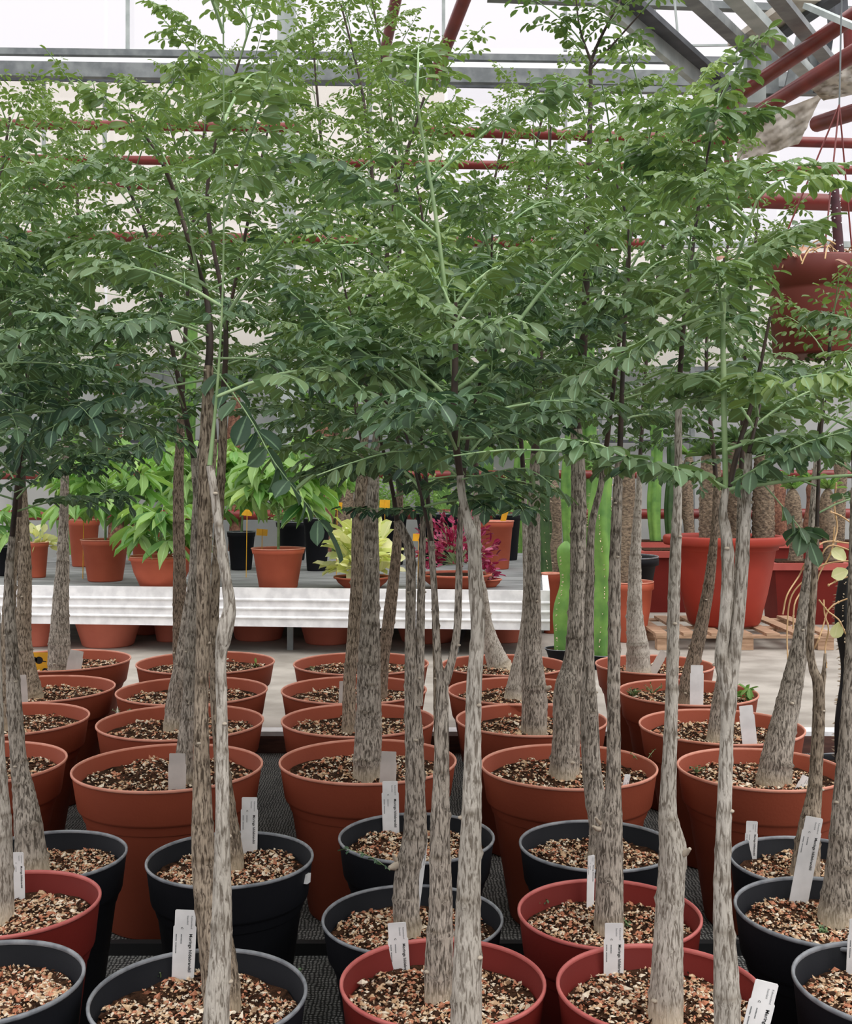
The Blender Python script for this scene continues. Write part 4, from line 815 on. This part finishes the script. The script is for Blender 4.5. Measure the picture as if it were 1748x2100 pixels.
bushy(root, top, .12, .16, 26, .10, 'yellowleaf')
root, top, R = stand_pot(743, 118, 1182, 8.5, BS, 'l', 'bowl', 'pale cream-yellow leafy plant in a low terracotta bowl on the bench', 'potted_foliage_plant', 'potted plant'); bushy(root, top+UP*.08, .24, .40, 190, .13, 'yellowleaf', .9)
root, top, R = stand_pot(935, 150, 1176, 8.5, BS, 'l', 'bowl', 'magenta-leaved plant in a terracotta bowl on the bench', 'potted_foliage_plant', 'potted plant'); bushy(root, top+UP*.10, .33, .38, 420, .065, 'magleaf', .6)
root, top, R = stand_pot(1000, 60, 1200, 8.6, BS, 'l', 'bowl', 'small magenta plant spilling at the right corner of the bench', 'potted_foliage_plant', 'potted plant', H=.06); bushy(root, top, .09, .12, 60, .06, 'magleaf', .6)
root, top, R = stand_pot(1018, 74, 1068, 10.3, BS, 'l', 'round', 'terracotta pot with a yellow stick label at the right back of the bench')
q = MB(); q.bar(P(1028, 1082, 10.3), P(1041, 1036, 10.3), .05, .004); tag(q.build('plant_label', M['yellow'], smooth=False), 'bright yellow stick label in the rear right terracotta bench pot', 'plant label')
for x, y0, y1, Z, lab in ((690, 1062, 1030, 9.2, 'yellow label left of the twin middle trunks above the cream plant'), (788, 1058, 1025, 9.2, 'yellow label just right of the twin middle trunks above the cream plant'),
                     (170, 1075, 1040, 9.3, 'yellow label among the leaves at the left of the bench'), (536, 1112, 1085, 8.6, 'yellow label in the middle terracotta bench pot'), (505, 1070, 1045, 9.4, 'small yellow label among the striped leaves left of the middle bench pot'), (857, 1125, 1095, 8.45, 'yellow label at the left of the magenta plant')):
    a = P(x, y0, Z); bq = P(x+2, y1, Z); q = MB(); a2 = a.copy(); a2[2] = BS; q.bar(a2, bq, .004, .012); q.bar((a+bq)/2, bq, .085, .005); tag(q.build('plant_label', M['yellow'], smooth=False), lab, 'plant label')
for x, w, yr, Z, lab in ((800, 76, 1050, 10.8, 'black pot behind the cream plant'), (905, 110, 1052, 10.9, 'wide black pot behind the magenta plant'), (1040, 60, 1055, 11.4, 'black pot behind the rear right terracotta bench pot'), (600, 70, 1070, 11.4, 'black pot behind the middle bench plants')):
    root, top, R = stand_pot(x, w, yr, Z, BS, 'k', 'round', lab)
    q = MB(); LV = Leaves()
    for k in range(40):
        a = rng.random()*6.28; p = top+np.array((math.cos(a)*R*.8, math.sin(a)*R*.8, 0)); pa = arc(p-UP*.02, UP+rng.normal(0, .25, 3), rng.uniform(.2, .55), .6, 5); pinnate(q, LV, pa, .05, .3, .3, .0016, 1, .3, 4)
    LV.flush(q, T_LO, 0); q.build('foliage', [M['lime'], M['twig_green']], root)
for x, w, yb, lab in ((80, 62, 1326, 'fluted pink-terracotta pot under the bench at far left'), (222, 118, 1328, 'pale terracotta pot under the bench behind the grey leg'), (300, 50, 1302, 'dark-bottomed terracotta pot far back under the bench'), (348, 60, 1316, 'small fluted terracotta pot under the bench left of the trunks'),
                      (530, 108, 1314, 'smooth terracotta pot under the bench right of the bent trunk'), (672, 104, 1322, 'terracotta pot with feet under the bench left of the middle trunks'), (876, 120, 1319, 'terracotta pot under the bench behind the thin middle stems'), (1035, 84, 1318, 'terracotta pot with feet under the right end of the bench')):
    Z = (CH-CZ)*F/(yb-YH)+w*.6*8.5/F/2; stand_pot(x, w*1.25, 0, Z, CZ, 'p', 'round', lab, H=.22)

# ------------------------------------------------------------------ columns, cacti and big pots behind
def column(x, w, yb, yt, Z, m, label, name='columnar_cactus', cat='cactus', ribs=4, spines=0, z0=None, lean=0, pot=None, tuft=None, seg=24, zb=None):
    base = P(x, 0, Z); base[2] = CZ if Z > 5.75 else 0
    root = empty(name, base, label, cat)
    if pot:
        pr, ph, pc, pk = pot; make_pot(root, tuple(base), pr, ph, pc, pk, seg=40)
        q = MB(); q.lathe([(0, ph*.9+.004), (pr*.9, ph*.88), (pr*.9, ph*.85)], 24, tuple(base)); q.build('soil', M['soil'], root)
        b0 = base+UP*ph*.85
    else: b0 = base
    top = P(x+lean, yt, Z); R = w*Z/F/2; n = 40; pts = np.array([b0+(top-b0)*t+np.array((.25*R*math.sin(t*9+x), 0, 0)) for t in np.linspace(0, 1, n)])
    rad = R*(1+.10*np.sin(np.linspace(0, 14, n)+x)); rad[-3:] *= np.array((.85, .6, .2)); a = np.linspace(0, 2*math.pi, seg, endpoint=False)
    rf = np.ones((n, seg))
    if ribs: rf = .72+.34*np.abs(np.cos(ribs*a/2+.4))[None]**1.6*np.ones((n, 1))
    q = MB(); q.tube(pts, rad, seg, 0, rfun=rf)
    if spines:
        for k in range(spines):
            i = rng.integers(0, n-2); rib = rng.integers(0, max(ribs, 8)); ang = (rib*2*math.pi-.8)/max(ribs, 1) if ribs else rng.random()*6.28
            d = np.array((math.cos(ang), math.sin(ang), rng.normal(0, .3))); p = pts[i]+(pts[i+1]-pts[i])*rng.random()+d*rad[i]*.98
            q.tube(np.array([p, p+d*R*.10, p+d*R*.30]), [R*.07, R*.05, .0003], 3, 1)
    q.build('stem', [M[m], M['spine']], root)
    if tuft:
        q = MB(); LV = Leaves()
        for k in range(26):
            az = rng.random()*6.28; d = unit(np.array((math.cos(az), math.sin(az), rng.uniform(.2, 1.5)))); LV.add(top-UP*R*.3, d, UP+rng.normal(0, .2, 3), tuft*rng.uniform(.7, 1.1), tuft*.22, rng.random(), rng.random()*.4)
        LV.flush(q, T_LANCE, 0); q.build('leaf_tuft', [M['lime']], root)
    return root
column(1236, 44, 1350, 945, 7.65, 'cactus', 'bright green column cactus standing behind the right back row', ribs=4, spines=160, pot=(.12, .1, 'k', 'round'))
column(1152, 34, 1350, 1110, 7.9, 'cactus', 'green wavy column cactus right of the bench corner', ribs=3, spines=120, pot=(.12, .1, 'k', 'round'), lean=14)
column(1118, 30, 1350, 880, 9.6, 'cactus_dark', 'dark green column cactus close behind the bench corner', ribs=5, spines=80, lean=-4)
column(1075, 34, 1350, 760, 13.0, 'cactus', 'pale green spiny column cactus behind the straight grey trunk', ribs=5, spines=140, z0=0)
column(1135, 26, 1350, 850, 10.4, 'cactus_dark', 'dark green slim column cactus between two trunks right of the bench', ribs=4, spines=80)
column(1170, 30, 1350, 720, 12.5, 'cactus', 'tall yellow-green cactus above the bench corner', ribs=4, spines=80)
column(1140, 22, 1350, 985, 10.0, 'pachy', 'furry brown spiny stem right of the bench', name='spiny_succulent', ribs=0, pot=(.2, .35, 'k', 'round'))
column(700, 34, 1200, 742, 13.3, 'cactus', 'green cactus behind the crowns left of the middle trunks', ribs=5, spines=60)
column(905, 40, 1200, 470, 13.4, 'cactus', 'tall pale green cactus behind the light green stem', ribs=5, spines=60)
column(1000, 34, 1200, 600, 13.4, 'cactus', 'tall green cactus right of the centre behind the leaves', ribs=5, spines=60)
column(1098, 44, 1200, 480, 13.4, 'cactus', 'tall yellow-green cactus behind the right branch', ribs=5, spines=60)
column(1205, 36, 1200, 430, 13.3, 'cactus', 'tall pale green cactus behind the tallest trunk', ribs=5, spines=60)
column(390, 26, 1200, 600, 13.4, 'cactus', 'pale green cactus behind the crown of the front left tree', ribs=5, spines=60)
column(140, 38, 1200, 780, 13.4, 'cactus', 'pale green cactus far back at the left', ribs=5, spines=60)
column(237, 30, 1200, 740, 13.2, 'pachy_red', 'reddish-brown spiny trunk far back behind the left bench plants', name='spiny_succulent', cat='plant', ribs=0, tuft=.4)
column(482, 26, 1200, 800, 13.2, 'pachy_red', 'reddish-brown spiny trunk right of the tall foreground pair', name='spiny_succulent', cat='plant', ribs=0, tuft=.35)
column(668, 34, 1200, 850, 13.0, 'pachy_red', 'red-brown spiny trunk with green tuft left of the middle trunks', name='spiny_succulent', cat='plant', ribs=0, tuft=.4)
column(706, 34, 1200, 860, 13.1, 'pachy', 'tan spiny trunk just left of the brown middle trunk', name='spiny_succulent', cat='plant', ribs=0, tuft=.35)
column(350, 34, 1200, 850, 13.1, 'cactus_dark', 'dark green stem with a leaf tuft above the left bench plants', name='spiny_succulent', cat='plant', ribs=5, tuft=.45)
# large red pot on a pallet, with three brown spiny trunks
def big_pot():
    Z = 9.0; z0 = CZ+.13; c = P(1485, 0, Z); c[2] = z0; R = 240*Z/F/2; H = CH-(1098-YH)*Z/F-z0
    root = empty('large_flower_pot', c, 'large bright red flower pot standing on the wooden pallet', 'flower pot')
    q = MB(); pr = [(0, .005), (.56*R, 0), (.60*R, .02), (.72*R, .35*H), (.80*R, .62*H), (.855*R, .84*H), (.90*R, .85*H), (.90*R, .90*H), (1.0*R, .90*H), (1.02*R, .93*H), (1.02*R, .98*H), (1.0*R, H), (.92*R, H), (.88*R, .97*H), (.80*R, .80*H)]
    q.lathe(pr, 64, tuple(c)); q.build('pot_wall', noisy('bright_red_plastic', (150, 52, 40), (164, 60, 46), 3, .5, spec=.25), root)
    q = MB(); q.lathe([(0, .9*H), (.87*R, .88*H), (.87*R, .86*H)], 32, tuple(c)); q.build('soil', M['soil'], root)
    for x, w, yt, dz, lab in ((1458, 46, 930, -.05, 'left of three thick brown spiny trunks in the large red pot'), (1512, 52, 905, .1, 'middle one of three thick brown spiny trunks in the large red pot'), (1566, 44, 930, .05, 'right of three thick brown spiny trunks in the large red pot')):
        b0 = P(x, 0, Z+dz); b0[2] = z0+.85*H; rt = empty('spiny_succulent', b0, lab, 'plant'); q = MB(); n = 60; seg = 26; tp = P(x, yt, Z+dz); t = np.linspace(0, 1, n); a = np.linspace(0, 2*math.pi, seg, endpoint=False)
        rr = w*Z/F/2*(1-.25*t**3); rr[-2:] *= np.array((.7, .2)); rf = 1+.06*np.sin(a[None]*9+t[:, None]*60)+.06*np.sin(a[None]*9-t[:, None]*60)
        q.tube(np.array([b0+(tp-b0)*k for k in t]), rr, seg, 0, rfun=rf); q.build('stem', M['pachy'], rt)
        q = MB(); LV = Leaves()
        for k in range(30):
            az = rng.random()*6.28; LV.add(tp-UP*.02, unit(np.array((math.cos(az), math.sin(az), rng.uniform(.1, 1.4)))), UP, .22, .05, rng.random(), .1)
        LV.flush(q, T_LANCE, 0); q.build('leaf_tuft', [M['leaf_far']], rt)
big_pot()
def pallet():
    Z = 9.0; x0 = P(1330, 0, Z)[0]; x1 = P(1650, 0, Z)[0]; y0, y1 = Z-.55, Z+.55
    root = empty('wooden_pallet', ((x0+x1)/2, Z, CZ), 'weathered wooden pallet under the large red pot', 'pallet')
    for k in range(7):
        x = x0+(x1-x0)*k/6; q = MB(); V = [(x-.05, y0, CZ+.108), (x+.05, y0, CZ+.108), (x+.05, y1, CZ+.108), (x-.05, y1, CZ+.108)]; V += [(a, b_, c+.02) for a, b_, c in V]; q.hexa(np.array(V)); q.build('deck_board', M['wood'], root, smooth=False)
    for y in (y0+.05, Z, y1-.05):
        q = MB(); q.box((x0-.05, y-.05, CZ+.09), (x1+.05, y+.05, CZ+.107)); q.build('stringer_board', M['wood'], root, smooth=False)
        for x in (x0+.02, (x0+x1)/2, x1-.02):
            q = MB(); q.box((x-.06, y-.045, CZ+.002), (x+.06, y+.045, CZ+.09)); q.build('block', M['wood'], root, smooth=False)
pallet()
root, top, R = stand_pot(1290, 102, 1192, 8.95, CZ, 'l', 'bowl', 'tall light terracotta pot between the cactus and the pallet')
column(1283, 34, 1180, 930, 8.95, 'pachy', 'slim tan spiny trunk rising from the tall light terracotta pot', name='spiny_succulent', cat='plant', ribs=0)
root, top, R = stand_pot(1255, 190, 1140, 10.0, CZ, 'k', 'bowl', 'wide black pot behind the tall light terracotta pot')
root, top, R = stand_pot(1130, 40, 1175, 9.4, CZ, 't', 'round', 'narrow dark terracotta pot beside the bench corner')
def trough(x0, x1, yr, Z, h, dep, label):
    a = P(x0, 0, Z)[0]; b_ = P(x1, 0, Z)[0]; top = CH-(yr-YH)*Z/F; root = empty('planter_trough', ((a+b_)/2, Z, CZ), label, 'planter')
    q = MB(); V = [(a+.04, Z+.03, CZ), (b_-.04, Z+.03, CZ), (b_-.04, Z+dep-.03, CZ), (a+.04, Z+dep-.03, CZ), (a, Z, top), (b_, Z, top), (b_, Z+dep, top), (a, Z+dep, top)]; q.hexa(np.array(V)); q.build('trough_wall', M['red'], root, smooth=False)
    q = MB(); q.box((a-.03, Z-.03, top-.03), (b_+.03, Z+dep+.03, top+.03)); q.build('rim', noisy('faded_red_rim', (168, 74, 66), (182, 88, 78), 5, .5), root, smooth=False)
    q = MB(); q.box((a+.03, Z+.03, top+.031), (b_-.03, Z+dep-.03, top+.04)); q.build('soil', M['soil'], root, smooth=False)
trough(1318, 1440, 1137, 10.8, .5, .45, 'dark red planter left of the large red pot')
trough(1590, 1740, 1162, 9.9, .5, .45, 'dark red planter right of the large red pot')
trough(1300, 1800, 1118, 12.2, .5, .45, 'long dark red planter against the back wall at right')
for x, w, yt, Z, mm, lab in ((1345, 26, 850, 12.4, 'cactus', 'green cactus left of the brown spiny trunks in the rear planter'), (1376, 20, 900, 12.4, 'cactus_dark', 'dark green cactus in the rear planter near the thin trunk'), (1412, 24, 930, 12.45, 'pachy', 'tan spiny trunk in the rear planter left of the large pot'),
                        (1600, 30, 980, 12.4, 'pachy_red', 'brown-pink spiny trunk left in the rear planter at right'), (1630, 30, 1000, 10.1, 'pachy', 'grey-brown spiny trunk with green shoots at right'), (1665, 28, 985, 12.4, 'pachy_red', 'grey spiny trunk with shoots right of the right leaning trunk'), (1722, 26, 930, 12.4, 'pachy', 'tan spiny trunk near the right picture edge'), (1700, 30, 1000, 10.15, 'pachy', 'spotted grey trunk in the right planter')):
    column(x, w, 1160, yt, Z, mm, lab, name='columnar_cactus' if 'cactus' in lab else 'spiny_succulent', cat='cactus' if 'cactus' in lab else 'plant', ribs=5 if 'cactus' in lab else 0, tuft=.18 if 'pachy' in mm else None)
# dark spiny plant at the right edge with dried vines
column(1738, 44, 1600, 1160, 4.75, 'water_dark', 'nearly black column cactus with rows of white spines at the right edge', ribs=6, spines=420, pot=(.14, .2, 'k', 'round'), lean=6)
def vines():
    root = empty('dried_vine', P(1748, 1130, 4.6), 'tangle of dried cream-orange vines hanging beside the dark spiny cactus', 'vine')
    for pts in ([(1750, 1115), (1690, 1112), (1655, 1150), (1640, 1180), (1615, 1220), (1606, 1260)], [(1750, 1130), (1700, 1120), (1670, 1170), (1625, 1220), (1615, 1290), (1618, 1370), (1625, 1388)],
                [(1748, 1150), (1700, 1155), (1660, 1175), (1645, 1210), (1630, 1240), (1627, 1290)], [(1712, 1080), (1706, 1130), (1680, 1180), (1668, 1230), (1640, 1270), (1628, 1300)], [(1700, 1200), (1720, 1190), (1748, 1180)],
                [(1690, 1230), (1692, 1260), (1700, 1290), (1693, 1330), (1696, 1370)], [(1748, 1225), (1720, 1235), (1700, 1250), (1690, 1280), (1680, 1310), (1665, 1340)], [(1680, 1230), (1700, 1255), (1720, 1270), (1735, 1300)], [(1716, 990), (1712, 1040), (1718, 1080), (1712, 1110)], [(1705, 1050), (1725, 1058), (1750, 1075)]):
        pa = smooth_path([(*P(x, y, 4.6+rng.normal(0, .02)), 0) for x, y in pts], .02)[:, :3]; q = MB(); q.tube(pa, .0032, 6)
        for k in range(3):
            i = rng.integers(0, len(pa)); q.ball(pa[i], .005, sc=(1, .6, 1.3))
        q.build('tendril', M['dry'], root)
    q = MB(); LV = Leaves()
    for x, y in ((1740, 1170), (1748, 1150), (1735, 1150), (1720, 1275)): LV.add(P(x, y, 4.58), unit(rng.normal(0, 1, 3)*np.array((1, .2, 1))), np.array((0, -1, .2)), .07, .06, .5, .1)
    LV.flush(q, T_HI, 0); q.build('dried_foliage', [M['yellowleaf']], root)
vines()
r_ = TREES['d4']; q = MB(); aa = np.linspace(-2.35, -1.35, 14); V = []
for rr in (.80, .90):
    V += [(r_['c'][0]+r_['R']*rr*math.cos(t), r_['Z']+r_['R']*rr*math.sin(t), r_['zs']+.022+.012*(rr > .85)) for t in aa]
V = np.array(V); n_ = len(aa); V = np.vstack([V, V-np.array((0, 0, .002))])
f_ = [(i, i+1, i+1+n_, i+n_) for i in range(n_-1)]; q.add(V, f_+[tuple(j+2*n_ for j in t[::-1]) for t in f_]+[(0, n_, 3*n_, 2*n_), (n_-1, 3*n_-1, 4*n_-1, 2*n_-1)]+[(i, i+2*n_, i+1+2*n_, i+1) for i in range(n_-1)]+[(i+n_, i+1+n_, i+1+3*n_, i+3*n_) for i in range(n_-1)])
tag(q.build('plastic_strip', M['label_grey']), 'curved pale strip lying inside the front rim of the big pot right of centre', 'plastic strip')

# ------------------------------------------------------------------ hanging pot
def hanging():
    Z = 3.9; c = P(1672, 0, Z); R = 200*Z/F/2; zt = CH-(536-YH)*Z/F; H = 195*Z/F; c[2] = zt-H
    root = empty('hanging_pot', c, 'dark red-brown hanging pot with pale creeping stems over its rim at the right', 'hanging pot')
    q = MB(); q.lathe([(0, .004), (.80*R, 0), (.83*R, .008), (.90*R, .66*H), (.905*R, .70*H), (.94*R, .71*H), (1.0*R, .98*H), (.97*R, H), (.93*R, .98*H), (.86*R, .7*H)], 56, tuple(c)); q.build('pot_wall', noisy('dull_red_plastic', (120, 52, 44), (134, 60, 50), 4, .5), root)
    q = MB(); q.lathe([(0, .95*H), (.9*R, .93*H), (.9*R, .9*H)], 30, tuple(c)); q.build('soil', M['soil'], root)
    top = P(1728, -60, Z)
    for x, y, dz in ((1590, 535, 0), (1750, 535, 0), (1690, 530, -.15), (1690, 530, .15)):
        q = MB(); q.tube(np.array([P(x, y, Z+dz), P(1722, 215, Z)]), .003, 6); q.build('hanger', M['pipe'], root)
    q = MB(); q.tube(np.array([P(1722, 218, Z), top]), .003, 6); q.build('hook_wire', M['steel'], root)
    q = MB(); q.tube(smooth_path([(*P(1724, 545, Z-.03), .015), (*P(1718, 470, Z-.03), .019), (*P(1712, 400, Z-.03), .018), (*P(1709, 372, Z-.03), .010)], .02)[:, :3], .017, 10)
    for k in range(70):
        t = rng.random(); a = rng.random()*6.28; p = P(1724-15*t, 545-170*t, Z-.03)+np.array((math.cos(a), math.sin(a), 0))*.018; q.ball(p, .0028, 1)
    q.build('dark_stem', [noisy('purple_stem', (70, 34, 44), (92, 46, 56), 20, .5), M['label']], root)
    for k in range(16):
        x = rng.uniform(1585, 1760); pa = arc(P(x, 532, Z-.12+rng.random()*.2), np.array((rng.uniform(-1, .6), -rng.uniform(0, .8), .5)), rng.uniform(.08, .22), 2.2, 7); q = MB(); q.tube(pa, .0026, 5); q.build('creeping_stem', M['dry'], root)
    q = MB(); LV = Leaves()
    for k in range(26):
        p = P(rng.uniform(1480, 1760), rng.uniform(500, 540), Z-rng.uniform(-.05, .2)); LV.add(p, unit(np.array((rng.normal(), -.3, rng.normal(0, .4)))), np.array((0, -.6, 1)), .045, .03, rng.random(), .2)
    LV.flush(q, T_LO, 0); q.build('dry_foliage', [noisy('dry_brown_leaf', (150, 110, 96), (206, 164, 140), 20, .8)], root)
hanging()
q = MB(); q.bar(P(1550, -62, 3.9), P(1950, -62, 3.9), .05, .05); struct(q.build('trim_%d' % tn, M['steel'], smooth=False)); tn += 1
